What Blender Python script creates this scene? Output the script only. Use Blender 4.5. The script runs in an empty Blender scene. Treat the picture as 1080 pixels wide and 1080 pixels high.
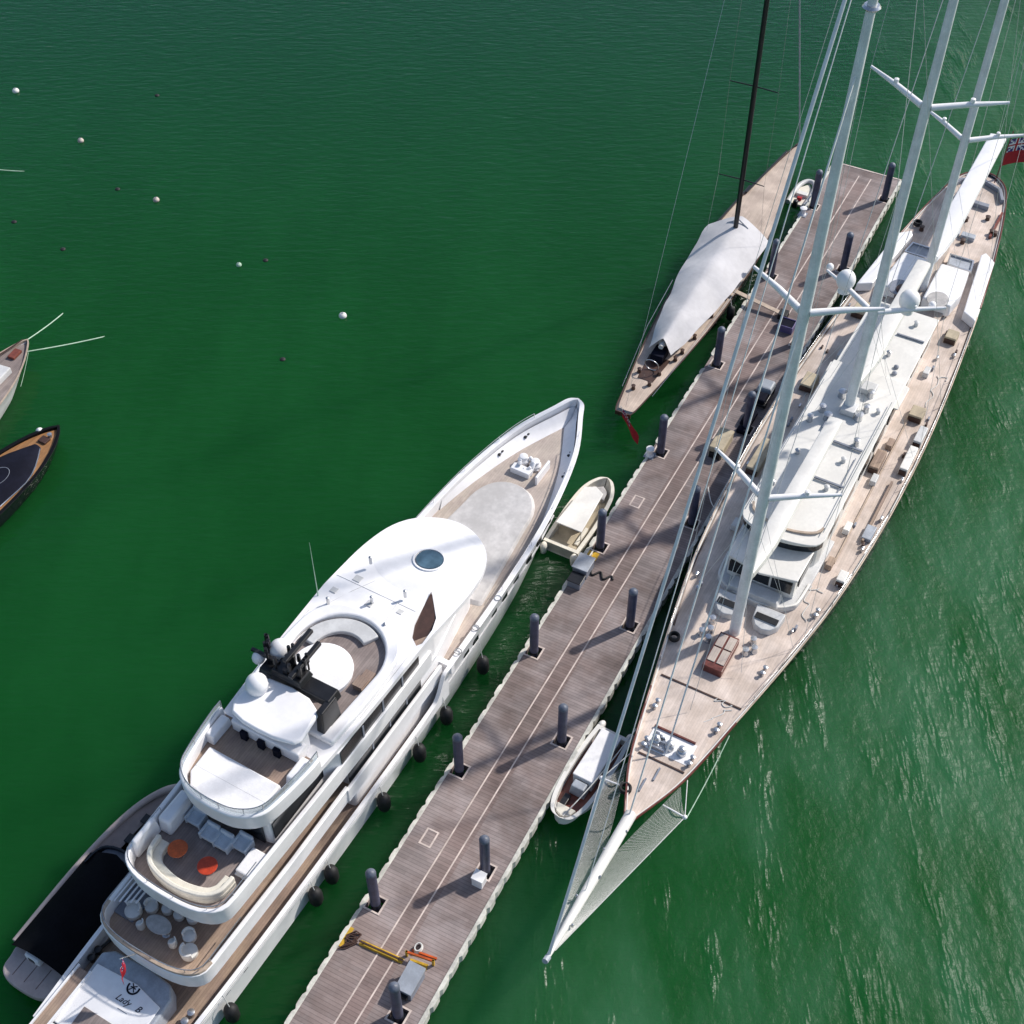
import bpy, bmesh, math, random
from mathutils import Vector, Matrix, noise
random.seed(7)
R = math.radians
SC = bpy.context.scene
COL = SC.collection
PI = math.pi

# ------------------------------------------------------------------ materials
def new_mat(name):
    m = bpy.data.materials.new(name); m.use_nodes = True
    nt = m.node_tree; b = nt.nodes['Principled BSDF']
    return m, nt, b
def L(nt, a, b): nt.links.new(a, b)
def mixc(nt, fac, a, b, mode='MIX'):
    n = nt.nodes.new('ShaderNodeMix'); n.data_type = 'RGBA'; n.blend_type = mode
    for sock, val in ((n.inputs[0], fac), (n.inputs[6], a), (n.inputs[7], b)):
        if hasattr(val, 'is_linked'): L(nt, val, sock)
        elif isinstance(val, (int, float)): sock.default_value = val
        else: sock.default_value = (*val, 1)
    return n.outputs[2]
def math_n(nt, op, a, b=None, c=None):
    n = nt.nodes.new('ShaderNodeMath'); n.operation = op
    for i, val in enumerate((a, b, c)):
        if val is None: continue
        if hasattr(val, 'is_linked'): L(nt, val, n.inputs[i])
        else: n.inputs[i].default_value = val
    return n.outputs[0]
def coords(nt, scale=(1, 1, 1), rot=(0, 0, 0)):
    t = nt.nodes.new('ShaderNodeTexCoord'); mp = nt.nodes.new('ShaderNodeMapping')
    mp.inputs['Scale'].default_value = scale; mp.inputs['Rotation'].default_value = rot
    L(nt, t.outputs['Object'], mp.inputs['Vector']); return mp.outputs[0]
def noise_n(nt, vec, scale, detail=3, rough=.55):
    n = nt.nodes.new('ShaderNodeTexNoise'); n.inputs['Scale'].default_value = scale
    n.inputs['Detail'].default_value = detail; n.inputs['Roughness'].default_value = rough
    L(nt, vec, n.inputs['Vector']); return n.outputs[0]
def ramp(nt, v, lo, hi, a=0., b=1.):
    n = nt.nodes.new('ShaderNodeMapRange'); n.interpolation_type = 'SMOOTHSTEP'
    n.inputs[1].default_value = lo; n.inputs[2].default_value = hi
    n.inputs[3].default_value = a; n.inputs[4].default_value = b
    L(nt, v, n.inputs[0]); return n.outputs[0]
def paint(name, col, rough=.4, var=.12, scale=1.2, metal=0., spec=.5, bump=0.):
    m, nt, b = new_mat(name)
    v = coords(nt)
    n1 = noise_n(nt, v, scale, 5); n2 = noise_n(nt, v, scale * 7, 3)
    f = math_n(nt, 'ADD', math_n(nt, 'MULTIPLY', n1, .7), math_n(nt, 'MULTIPLY', n2, .3))
    f = ramp(nt, f, .35, .68)
    c = mixc(nt, f, tuple(x * (1 - var) for x in col), tuple(min(1, x * (1 + var * .5)) for x in col))
    L(nt, c, b.inputs['Base Color'])
    b.inputs['Roughness'].default_value = rough; b.inputs['Metallic'].default_value = metal
    b.inputs['Specular IOR Level'].default_value = spec
    if bump:
        bp = nt.nodes.new('ShaderNodeBump'); bp.inputs['Strength'].default_value = .6; bp.inputs['Distance'].default_value = bump
        L(nt, noise_n(nt, v, scale * 3, 4), bp.inputs['Height']); L(nt, bp.outputs[0], b.inputs['Normal'])
    return m
def planks(name, col, axis, width, seam=.45, seamw=.12, var=.25, rough=.7, stain=.3, tint=None, length=3.2, stainscale=.35):
    """boards laid side by side along `axis` (the coordinate that runs ACROSS the boards)"""
    m, nt, b = new_mat(name)
    v = coords(nt)
    sp = nt.nodes.new('ShaderNodeSeparateXYZ'); L(nt, v, sp.inputs[0])
    across = sp.outputs[0 if axis == 'X' else 1]; along = sp.outputs[1 if axis == 'X' else 0]
    q = math_n(nt, 'DIVIDE', across, width)
    cell = math_n(nt, 'FLOOR', q); fr = math_n(nt, 'FRACT', q)
    wn = nt.nodes.new('ShaderNodeTexWhiteNoise'); wn.noise_dimensions = '2D'
    cb = nt.nodes.new('ShaderNodeCombineXYZ'); L(nt, cell, cb.inputs[0])
    off = math_n(nt, 'MULTIPLY', math_n(nt, 'FRACT', math_n(nt, 'MULTIPLY', cell, .37)), length)
    L(nt, math_n(nt, 'FLOOR', math_n(nt, 'DIVIDE', math_n(nt, 'ADD', along, off), length)), cb.inputs[1])
    L(nt, cb.outputs[0], wn.inputs[0])
    edge = math_n(nt, 'MINIMUM', fr, math_n(nt, 'SUBTRACT', 1., fr))
    sm = ramp(nt, edge, 0., seamw, seam, 1.)
    st = noise_n(nt, v, stainscale, 6, .62); fine = noise_n(nt, v, 9, 3)
    val = math_n(nt, 'ADD', 1 - var / 2 - stain / 2, math_n(nt, 'MULTIPLY', wn.outputs[0], var))
    val = math_n(nt, 'ADD', val, math_n(nt, 'MULTIPLY', ramp(nt, st, .3, .7), stain))
    val = math_n(nt, 'MULTIPLY', val, math_n(nt, 'ADD', .88, math_n(nt, 'MULTIPLY', fine, .24)))
    val = math_n(nt, 'MULTIPLY', val, sm)
    base = mixc(nt, ramp(nt, noise_n(nt, v, stainscale * 2.3, 3), .35, .65), col, tint or tuple(x * .85 for x in col))
    c = nt.nodes.new('ShaderNodeVectorMath'); c.operation = 'SCALE'
    L(nt, base, c.inputs[0]); L(nt, val, c.inputs['Scale'])
    L(nt, c.outputs[0], b.inputs['Base Color'])
    b.inputs['Roughness'].default_value = rough
    b.inputs['Specular IOR Level'].default_value = .3
    bp = nt.nodes.new('ShaderNodeBump'); bp.inputs['Strength'].default_value = .5; bp.inputs['Distance'].default_value = .012
    L(nt, sm, bp.inputs['Height']); L(nt, bp.outputs[0], b.inputs['Normal'])
    return m
def glassy(name, col, rough=.06):
    m, nt, b = new_mat(name)
    v = coords(nt)
    L(nt, mixc(nt, ramp(nt, noise_n(nt, v, 1.5), .3, .7), col, tuple(x * 1.7 + .004 for x in col)), b.inputs['Base Color'])
    b.inputs['Roughness'].default_value = rough; b.inputs['IOR'].default_value = 1.5
    return m
def clear_glass(name):
    m, nt, b = new_mat(name)
    b.inputs['Base Color'].default_value = (.75, .8, .82, 1); b.inputs['Roughness'].default_value = .05
    tr = nt.nodes.new('ShaderNodeBsdfTransparent'); tr.inputs[0].default_value = (.85, .88, .9, 1)
    mx = nt.nodes.new('ShaderNodeMixShader'); mx.inputs[0].default_value = .28
    L(nt, tr.outputs[0], mx.inputs[1]); L(nt, b.outputs[0], mx.inputs[2])
    L(nt, mx.outputs[0], nt.nodes['Material Output'].inputs[0]); return m

M = {}
M['white'] = paint('white_gelcoat', (.85, .84, .85), .28, .09, .35)
M['white_warm'] = paint('warm_white_paint', (.76, .74, .70), .4, .10, .7)
M['roof_white'] = paint('deckhouse_white', (.73, .71, .67), .45, .10, .6)
M['grey_white'] = paint('dull_white', (.58, .58, .58), .5, .16, 1.0)
M['cushion'] = paint('white_cushion_fabric', (.84, .83, .84), .85, .08, 1.5, bump=.02)
M['cream'] = paint('cream_fabric', (.72, .68, .59), .85, .12, 2.0, bump=.02)
M['canvas'] = paint('white_boom_canvas', (.56, .55, .565), .85, .12, .35, bump=.04)
M['tan'] = paint('tan_cover', (.46, .39, .28), .8, .22, 1.0)
M['beige_deck'] = paint('pinkish_beige_deck', (.44, .37, .355), .6, .16, .6)
M['grey'] = paint('grey_plastic', (.22, .24, .29), .5, .2, 1.5)
M['greylight'] = paint('light_grey_plastic', (.36, .39, .44), .5, .2, 1.5)
M['nonskid'] = paint('grey_nonskid', (.60, .575, .56), .8, .25, .35)
M['pile'] = paint('painted_steel_pile', (.06, .065, .115), .5, .35, 1.5)
M['pilecap'] = paint('pile_cap_paint', (.12, .14, .19), .5, .35, 1.5)
M['black'] = paint('black_paint', (.012, .012, .014), .35, .4, 1.5)
M['blackcover'] = paint('black_canvas', (.0035, .004, .006), .85, .3, .8, bump=.05, spec=.1)
M['navycover'] = paint('navy_canvas', (.008, .009, .019), .85, .3, .8, bump=.03, spec=.12)
M['rubber'] = paint('black_rubber', (.008, .008, .009), .65, .4, 3)
M['darkhull'] = paint('dark_hull_paint', (.012, .014, .018), .2, .3, .5)
M['mahogany'] = paint('varnished_mahogany', (.15, .04, .03), .4, .35, 3)
M['caprail'] = paint('weathered_caprail', (.46, .36, .28), .5, .25, 2)
M['mastgrey'] = paint('mast_paint', (.78, .79, .79), .5, .14, 1.2)
M['steel'] = paint('stainless_steel', (.55, .56, .58), .25, .1, 4, metal=.8)
M['rope'] = paint('pale_rope', (.62, .62, .60), .8, .15, 6)
M['ropegreen'] = paint('wet_pale_rope', (.40, .55, .42), .8, .2, 3)
M['orange'] = paint('orange_table_top', (.56, .10, .015), .4, .35, 2.5)
M['redorange'] = paint('red_orange_table_top', (.50, .05, .015), .4, .3, 2.5)
M['yellow'] = paint('yellow_paint', (.55, .33, .02), .5, .3, 3)
M['red'] = paint('red_fabric', (.42, .008, .02), .8, .2, 3)
M['blue'] = paint('blue_fabric', (.05, .02, .16), .8, .2, 3)
M['flagwhite'] = paint('white_fabric', (.75, .72, .75), .8, .1, 3)
M['purple'] = paint('faded_purple_plastic', (.12, .10, .24), .5, .25, 2)
M['glass'] = glassy('dark_window_glass', (.006, .008, .011), .2)
M['skylight'] = glassy('blue_skylight_glass', (.045, .085, .12), .15)
M['clear'] = clear_glass('clear_rail_glass')
M['chairblue'] = paint('pale_blue_upholstery', (.58, .64, .70), .8, .15, 2)
M['stone'] = paint('grey_stone_top', (.45, .43, .42), .6, .25, 3)
M['linewhite'] = paint('worn_white_line', (.62, .52, .47), .7, .25, 1.5)
M['rub'] = paint('white_rubbing_rubber', (.60, .59, .53), .7, .35, .8)
M['concrete'] = paint('pale_concrete', (.40, .38, .36), .8, .3, 1.5)
M['darkwood'] = paint('dark_wood', (.06, .028, .02), .5, .3, 3)
M['brownred'] = paint('red_brown_varnish', (.20, .055, .035), .35, .3, 3)
M['teak'] = planks('weathered_teak', (.50, .43, .37), 'Y', .16, .82, .12, .12, .7, .30, (.43, .36, .32))
M['teakpale'] = planks('pale_scrubbed_teak', (.62, .525, .465), 'Y', .17, .82, .10, .14, .7, .32, (.52, .43, .37))
M['teaktan'] = planks('tan_teak', (.54, .44, .365), 'Y', .16, .82, .12, .12, .7, .3, (.45, .36, .30))
M['launchblack'] = paint('matt_black_paint', (.004, .004, .006), .6, .3, 1.5, spec=.15)
M['buoy'] = paint('stained_buoy', (.55, .48, .42), .6, .4, 4)
M['teakbrown'] = planks('brown_teak', (.36, .265, .20), 'Y', .15, .75, .14, .2, .65, .35, (.29, .21, .17))
M['teakgrey'] = planks('grey_teak', (.27, .225, .21), 'Y', .15, .78, .14, .2, .7, .3, (.22, .18, .17))  # greyer, darker boards than the other teak
M['orangewood'] = planks('varnished_wood_deck', (.36, .185, .08), 'Y', .12, .7, .15, .25, .4, .3)
M['pierwood'] = planks('pier_boards', (.268, .226, .220), 'X', .21, .66, .16, .24, .85, .55, (.205, .160, .15), 2.9, .22)
M['lanewood'] = planks('worn_pier_boards', (.23, .180, .168), 'X', .21, .66, .16, .24, .85, .55, (.19, .14, .13), 9, .22)

# ------------------------------------------------------------------ mesh building
class MB:
    def __init__(s): s.v = []; s.f = []; s.mi = []; s.cur = 0
    def add(s, vs, fs):
        n = len(s.v); s.v += [tuple(p) for p in vs]
        for f in fs: s.f.append([i + n for i in f]); s.mi.append(s.cur)
        return s
    def box(s, x0, x1, y0, y1, z0, z1, rot=0, piv=None, top=1.0, tilt=None):
        cx, cy = (x0 + x1) / 2, (y0 + y1) / 2
        vs = []
        for z, k in ((z0, 1), (z1, top)):
            for x, y in ((x0, y0), (x1, y0), (x1, y1), (x0, y1)): vs.append([cx + (x - cx) * k, cy + (y - cy) * k, z])
        if tilt: # slope of the top along x
            for p in vs[4:]: p[2] += (p[0] - cx) * tilt
        if rot:
            px, py = piv or (cx, cy); c, n = math.cos(rot), math.sin(rot)
            vs = [[px + (x - px) * c - (y - py) * n, py + (x - px) * n + (y - py) * c, z] for x, y, z in vs]
        return s.add(vs, [(3, 2, 1, 0), (4, 5, 6, 7), (0, 1, 5, 4), (1, 2, 6, 5), (2, 3, 7, 6), (3, 0, 4, 7)])
    def prism(s, pts, z0, z1, inset=0.):
        n = len(pts); cx = sum(p[0] for p in pts) / n; cy = sum(p[1] for p in pts) / n
        if area(pts) < 0: pts = pts[::-1]
        zf = z1 if callable(z1) else (lambda x, y: z1)
        zb = z0 if callable(z0) else (lambda x, y: z0)
        vs = [(x, y, zb(x, y)) for x, y in pts] + [(x + (cx - x) * inset, y + (cy - y) * inset, zf(x, y)) for x, y in pts]
        return s.add(vs, [list(range(n))[::-1], list(range(n, 2 * n))] + [(i, (i + 1) % n, n + (i + 1) % n, n + i) for i in range(n)])
    def wall(s, pts, th, z0, z1, closed=True):
        if closed and area(pts) < 0: pts = pts[::-1]
        q = offset(pts, th, closed); n = len(pts)
        vs = []
        for a, b in zip(pts, q): vs += [(a[0], a[1], z0), (a[0], a[1], z1), (b[0], b[1], z1), (b[0], b[1], z0)]
        fs = []
        for i in range(n if closed else n - 1):
            a, b = 4 * i, 4 * ((i + 1) % n)
            fs += [(a, b, b + 1, a + 1), (a + 1, b + 1, b + 2, a + 2), (a + 2, b + 2, b + 3, a + 3), (a + 3, b + 3, b, a)]
        if not closed: fs += [(0, 1, 2, 3), (4 * n - 1, 4 * n - 2, 4 * n - 3, 4 * n - 4)]
        return s.add(vs, fs)
    def tube(s, pts, r, n=8, cap=True):
        pts = [Vector(p) for p in pts]; k = len(pts)
        rs = r if isinstance(r, (list, tuple)) else [r] * k
        vs = []; up = None
        for i, p in enumerate(pts):
            d = (pts[min(i + 1, k - 1)] - pts[max(i - 1, 0)]).normalized()
            if up is None: up = Vector((0, 0, 1)) if abs(d.z) < .9 else Vector((1, 0, 0))
            a = d.cross(up).normalized(); b = a.cross(d).normalized(); up = b
            for j in range(n):
                t = 2 * PI * j / n; vs.append(p + (a * math.cos(t) + b * math.sin(t)) * rs[i])
        fs = [(i * n + j, i * n + (j + 1) % n, (i + 1) * n + (j + 1) % n, (i + 1) * n + j) for i in range(k - 1) for j in range(n)]
        if cap: fs += [list(range(n))[::-1], [(k - 1) * n + j for j in range(n)]]
        return s.add(vs, fs)
    def lathe(s, c, prof, n=20, sx=1., sy=1.):
        vs = []
        for r, z in prof:
            for j in range(n):
                t = 2 * PI * j / n; vs.append((c[0] + r * sx * math.cos(t), c[1] + r * sy * math.sin(t), c[2] + z))
        k = len(prof)
        fs = [(i * n + j, i * n + (j + 1) % n, (i + 1) * n + (j + 1) % n, (i + 1) * n + j) for i in range(k - 1) for j in range(n)]
        fs += [list(range(n))[::-1], [(k - 1) * n + j for j in range(n)]]
        return s.add(vs, fs)
    def dome(s, c, r, n=20, squash=1., cut=-.6):
        prof = []
        for i in range(11):
            t = cut * PI / 2 + (1 - cut) * PI / 2 * i / 10
            prof.append((max(r * math.cos(t), .004), r * squash * math.sin(t)))
        return s.lathe(c, prof, n)
    def torus(s, c, R0, r, n=20, m=8, sx=1., sy=1.):
        vs = []; fs = []
        for i in range(n):
            a = 2 * PI * i / n
            for j in range(m):
                b = 2 * PI * j / m
                q = R0 + r * math.cos(b); vs.append((c[0] + q * sx * math.cos(a), c[1] + q * sy * math.sin(a), c[2] + r * math.sin(b)))
        for i in range(n):
            for j in range(m):
                fs.append((i * m + j, ((i + 1) % n) * m + j, ((i + 1) % n) * m + (j + 1) % m, i * m + (j + 1) % m))
        return s.add(vs, fs)
    def loft(s, rings, closed=False, caps=(False, False)):
        n = len(rings[0]); k = len(rings); vs = [p for r in rings for p in r]
        fs = [(i * n + j, i * n + (j + 1) % n, (i + 1) * n + (j + 1) % n, (i + 1) * n + j) for i in range(k - 1) for j in range(n if closed else n - 1)]
        if caps[0]: fs.append(list(range(n))[::-1])
        if caps[1]: fs.append([(k - 1) * n + j for j in range(n)])
        return s.add(vs, fs)
    def plate(s, outline, holes, z0, z1):
        """flat plate with holes cut through it"""
        bm = bmesh.new(); loops = [outline] + holes; es = []
        if area(outline) < 0: loops[0] = outline[::-1]
        for lp in loops:
            vv = [bm.verts.new((x, y, 0)) for x, y in lp]
            es += [bm.edges.new((vv[i], vv[(i + 1) % len(vv)])) for i in range(len(vv))]
        bmesh.ops.triangle_fill(bm, use_beauty=True, use_dissolve=False, edges=es)
        bm.verts.index_update(); vs = [v.co.copy() for v in bm.verts]; fs = [[v.index for v in f.verts] for f in bm.faces]
        bm.free(); n = len(vs)
        fa = []; fb = []
        for f in fs:
            a = area([(vs[i].x, vs[i].y) for i in f])
            if a < 0: f = f[::-1]
            fa.append([i + n for i in f]); fb.append(f[::-1])
        allv = [(v.x, v.y, z0) for v in vs] + [(v.x, v.y, z1) for v in vs]
        sides = []; st = 0
        for li, lp in enumerate(loops):
            k = len(lp)
            for i in range(k):
                a, b = st + i, st + (i + 1) % k; sides.append((a, b, n + b, n + a))
            st += k
        return s.add(allv, fa + fb + sides)
    def build(s, name, mat, parent=None, bevel=0., smooth=None, seg=2, recalc=True, mats=None):
        me = bpy.data.meshes.new(name); me.from_pydata(s.v, [], s.f); me.validate()
        for m in (mats or [mat]): me.materials.append(M[m] if isinstance(m, str) else m)
        if mats:
            for p, i in zip(me.polygons, s.mi): p.material_index = i
        if recalc:
            bm = bmesh.new(); bm.from_mesh(me); bmesh.ops.recalc_face_normals(bm, faces=bm.faces); bm.to_mesh(me); bm.free()
        o = bpy.data.objects.new(name, me); COL.objects.link(o)
        if parent: o.parent = parent
        if smooth is not None:
            for p in me.polygons: p.use_smooth = True
            try: me.set_sharp_from_angle(angle=R(smooth))
            except Exception: pass
        if bevel:
            md = o.modifiers.new('bevel', 'BEVEL'); md.width = bevel; md.segments = seg; md.limit_method = 'ANGLE'; md.angle_limit = R(40)
        return o
def area(p): return sum(p[i][0] * p[(i + 1) % len(p)][1] - p[(i + 1) % len(p)][0] * p[i][1] for i in range(len(p))) / 2
def offset(pts, th, closed):
    n = len(pts); out = []
    for i in range(n):
        a = Vector(pts[i - 1]) if (closed or i > 0) else None; b = Vector(pts[i]); c = Vector(pts[(i + 1) % n]) if (closed or i < n - 1) else None
        ns = []
        for p, q in ((a, b), (b, c)):
            if p is None or q is None: continue
            d = q - p
            if d.length > 1e-6: d.normalize(); ns.append(Vector((-d.y, d.x)))
        if not ns: out.append(pts[i]); continue
        nn = sum(ns, Vector((0, 0)))
        nn = nn.normalized() if nn.length > 1e-6 else ns[0]
        k = max(nn.dot(ns[0]), .45)
        out.append((b.x + nn.x * th / k, b.y + nn.y * th / k))
    return out
def smooth_st(st, sub=5):
    """Catmull-Rom through a list of tuples"""
    out = []; n = len(st)
    for i in range(n - 1):
        p0, p1, p2, p3 = st[max(i - 1, 0)], st[i], st[i + 1], st[min(i + 2, n - 1)]
        for k in range(sub):
            t = k / sub
            out.append(tuple(.5 * (2 * b + (c - a) * t + (2 * a - 5 * b + 4 * c - d) * t * t + (3 * b - a - 3 * c + d) * t ** 3) for a, b, c, d in zip(p0, p1, p2, p3)))
    out.append(tuple(st[-1])); return out
def mirror(xh):
    """closed outline (x,y) from a list of (x, half width)"""
    return [(x, -h) for x, h in xh] + [(x, h) for x, h in xh[::-1]]
def cap_outline(x0, x1, hw0, hw1, l0, l1, n0=2.6, n1=2.2, k=9, mid=None):
    """plan outline: aft end x0 rounded over l0, front end x1 rounded over l1, half width hw0 aft and hw1 front"""
    xh = []
    for i in range(k + 1):
        t = math.sin(PI / 2 * i / k); xh.append((x0 + l0 * (1 - (1 - t ** n0) ** (1 / n0)), max(hw0 * t, .02)))
    for m in (mid or []): xh.append(m)
    fr = []
    for i in range(k + 1):
        t = math.sin(PI / 2 * i / k); fr.append((x1 - l1 * (1 - (1 - t ** n1) ** (1 / n1)), max(hw1 * t, .02)))
    return mirror(xh + fr[::-1])
def circle(cx, cy, rx, ry=None, n=32, a0=0, a1=2 * PI):
    ry = ry or rx; full = abs(a1 - a0 - 2 * PI) < 1e-6
    return [(cx + rx * math.cos(a0 + (a1 - a0) * i / (n if full else n - 1)), cy + ry * math.sin(a0 + (a1 - a0) * i / (n if full else n - 1))) for i in range(n)]

def tag(o, label=None, cat=None, group=None, kind=None):
    if label: o['label'] = label
    if cat: o['category'] = cat
    if group: o['group'] = group
    if kind: o['kind'] = kind
    return o
def thing(name, label, cat, loc=(0, 0, 0), rz=0., group=None):
    o = bpy.data.objects.new(name, None); COL.objects.link(o); o.empty_display_size = .3
    o.location = loc; o.rotation_euler = (0, 0, rz); tag(o, label, cat, group); return o
def copy_thing(src, loc, rz=None, label=None):
    c = src.copy(); COL.objects.link(c); c.location = loc
    if rz is not None: c.rotation_euler = (0, 0, rz)
    if label: c['label'] = label
    for ch in list(src.children):
        d = ch.copy(); COL.objects.link(d); d.parent = c
        for g in list(ch.children):
            e = g.copy(); COL.objects.link(e); e.parent = d
    return c
class Frame:
    """a vessel's own axes: u forward, v to starboard, z up from the water"""
    def __init__(s, x, y, deg): s.x, s.y, s.a = x, y, R(deg)
    def w(s, u, v, z=0.):
        c, n = math.cos(s.a), math.sin(s.a); return (s.x + u * c + v * n, s.y + u * n - v * c, z)
def hull(st, flare=.06, sub=5, below=-.8, closed_stern=True):
    """st: (x at deck, half beam at deck, z at rail, x at waterline, half beam at waterline)"""
    ss = smooth_st(st, sub); rings = []
    for xd, hb, zd, xw, hw in ss:
        hb = max(hb, .015); hw = max(hw, .01); side = []
        for t in (0, .3, .6, 1.):
            side.append((xd + (xw - xd) * t, hb + (hw - hb) * t - flare * hb * math.sin(PI * t) * (1 if hb > hw else 0), zd * (1 - t)))
        side.append((xw, hw * .7, below))
        rings.append([(x, y, z) for x, y, z in side] + [(x, -y, z) for x, y, z in side[::-1]])
    b = MB().loft(rings)
    if closed_stern: b.add(rings[-1], [list(range(len(rings[-1])))])
    return b, ss
def hull_inside(ss, th, zdeck, rail_h=.0):
    """cap rail and inner bulwark face, and the deck sheet (two MBs)"""
    rail = MB(); deck = MB()
    zf = zdeck if callable(zdeck) else (lambda x: zdeck)
    for sgn in (1, -1):
        rings = []
        for xd, hb, zd, xw, hw in ss:
            i = max(hb - th, .004); z = zf(xd)
            rings.append([(xd, sgn * hb, zd + .004), (xd, sgn * hb, zd + .03 + rail_h), (xd, sgn * i, zd + .03 + rail_h), (xd, sgn * i, min(z, zd))])
        rail.loft(rings)
    rings = []
    for xd, hb, zd, xw, hw in ss:
        i = max(hb - th, .004); z = zf(xd); rings.append([(xd, -i, z), (xd, -i / 3, z + .02), (xd, i / 3, z + .02), (xd, i, z)])
    deck.loft(rings)
    xd, hb, zd, xw, hw = ss[-1]
    rail.box(xd, xd + th, -hb, hb, zf(xd) - .2, zd + .025)
    return rail, deck
def flag(name, parent, w, h, union=True, droop=.0, amp=.12, cells=(36, 18)):
    """red ensign: red field with a union canton, rippled; hoist at x=0, hangs along +x, z up"""
    nx, nz = cells; b = MB()
    vs = []
    for i in range(nx + 1):
        for j in range(nz + 1):
            s, t = i / nx, j / nz
            vs.append((s * w * (1 - droop * .55), amp * s * math.sin(s * 7 + t * 1.5) + amp * .5 * math.sin(s * 3 + 1), (t - 1) * h - droop * s * w * .8))
    fs = []; mi = []
    for i in range(nx):
        for j in range(nz):
            fs.append((i * (nz + 1) + j, (i + 1) * (nz + 1) + j, (i + 1) * (nz + 1) + j + 1, i * (nz + 1) + j + 1))
            s, t = (i + .5) / nx * 2, ((j + .5) / nz - .5) * 2; k = 0
            if union and s < 1 and t > 0:
                a, c = s - .5, t - .5
                if abs(a) < .06 or abs(c) < .09: k = 0
                elif abs(a) < .11 or abs(c) < .17: k = 2
                elif abs(abs(a) - abs(c)) < .06: k = 2
                else: k = 1
            mi.append(k)
    b.add(vs, fs); b.mi = mi
    return b.build(name, 'red', parent, mats=['red', 'blue', 'flagwhite'], smooth=60, recalc=False)

# ------------------------------------------------------------------ camera, light, water
cam = bpy.data.cameras.new('camera'); cam.sensor_width = 36; cam.angle = 2 * math.atan(540 / 1444.); cam.clip_end = 6000
co = bpy.data.objects.new('camera', cam); COL.objects.link(co); co.location = (0, 0, 70); co.rotation_euler = (R(90 - 47.83), 0, 0); SC.camera = co
SUN_AZ, SUN_EL = 29., 40.
w = bpy.data.worlds.new('World'); SC.world = w; w.use_nodes = True
sky = w.node_tree.nodes.new('ShaderNodeTexSky'); sky.sky_type = 'NISHITA'; sky.sun_disc = False
sky.sun_elevation = R(SUN_EL); sky.sun_rotation = R(90 - SUN_AZ); sky.air_density = 1.0; sky.dust_density = 1.2
bg = w.node_tree.nodes['Background']; bg.inputs['Strength'].default_value = .14
L(w.node_tree, sky.outputs[0], bg.inputs['Color'])
sl = bpy.data.lights.new('sun', 'SUN'); sl.energy = 4.6; sl.angle = R(1.6); sl.color = (1, .945, .87)
so = bpy.data.objects.new('sun', sl); COL.objects.link(so)
d = Vector((math.cos(R(SUN_EL)) * math.cos(R(SUN_AZ)), math.cos(R(SUN_EL)) * math.sin(R(SUN_AZ)), math.sin(R(SUN_EL))))
so.rotation_euler = d.to_track_quat('Z', 'Y').to_euler(); so.location = (60, 60, 90)
SC.view_settings.view_transform = 'Standard'; SC.view_settings.look = 'None'; SC.view_settings.exposure = 0
try: SC.cycles.use_denoising = True
except Exception: pass

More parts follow.
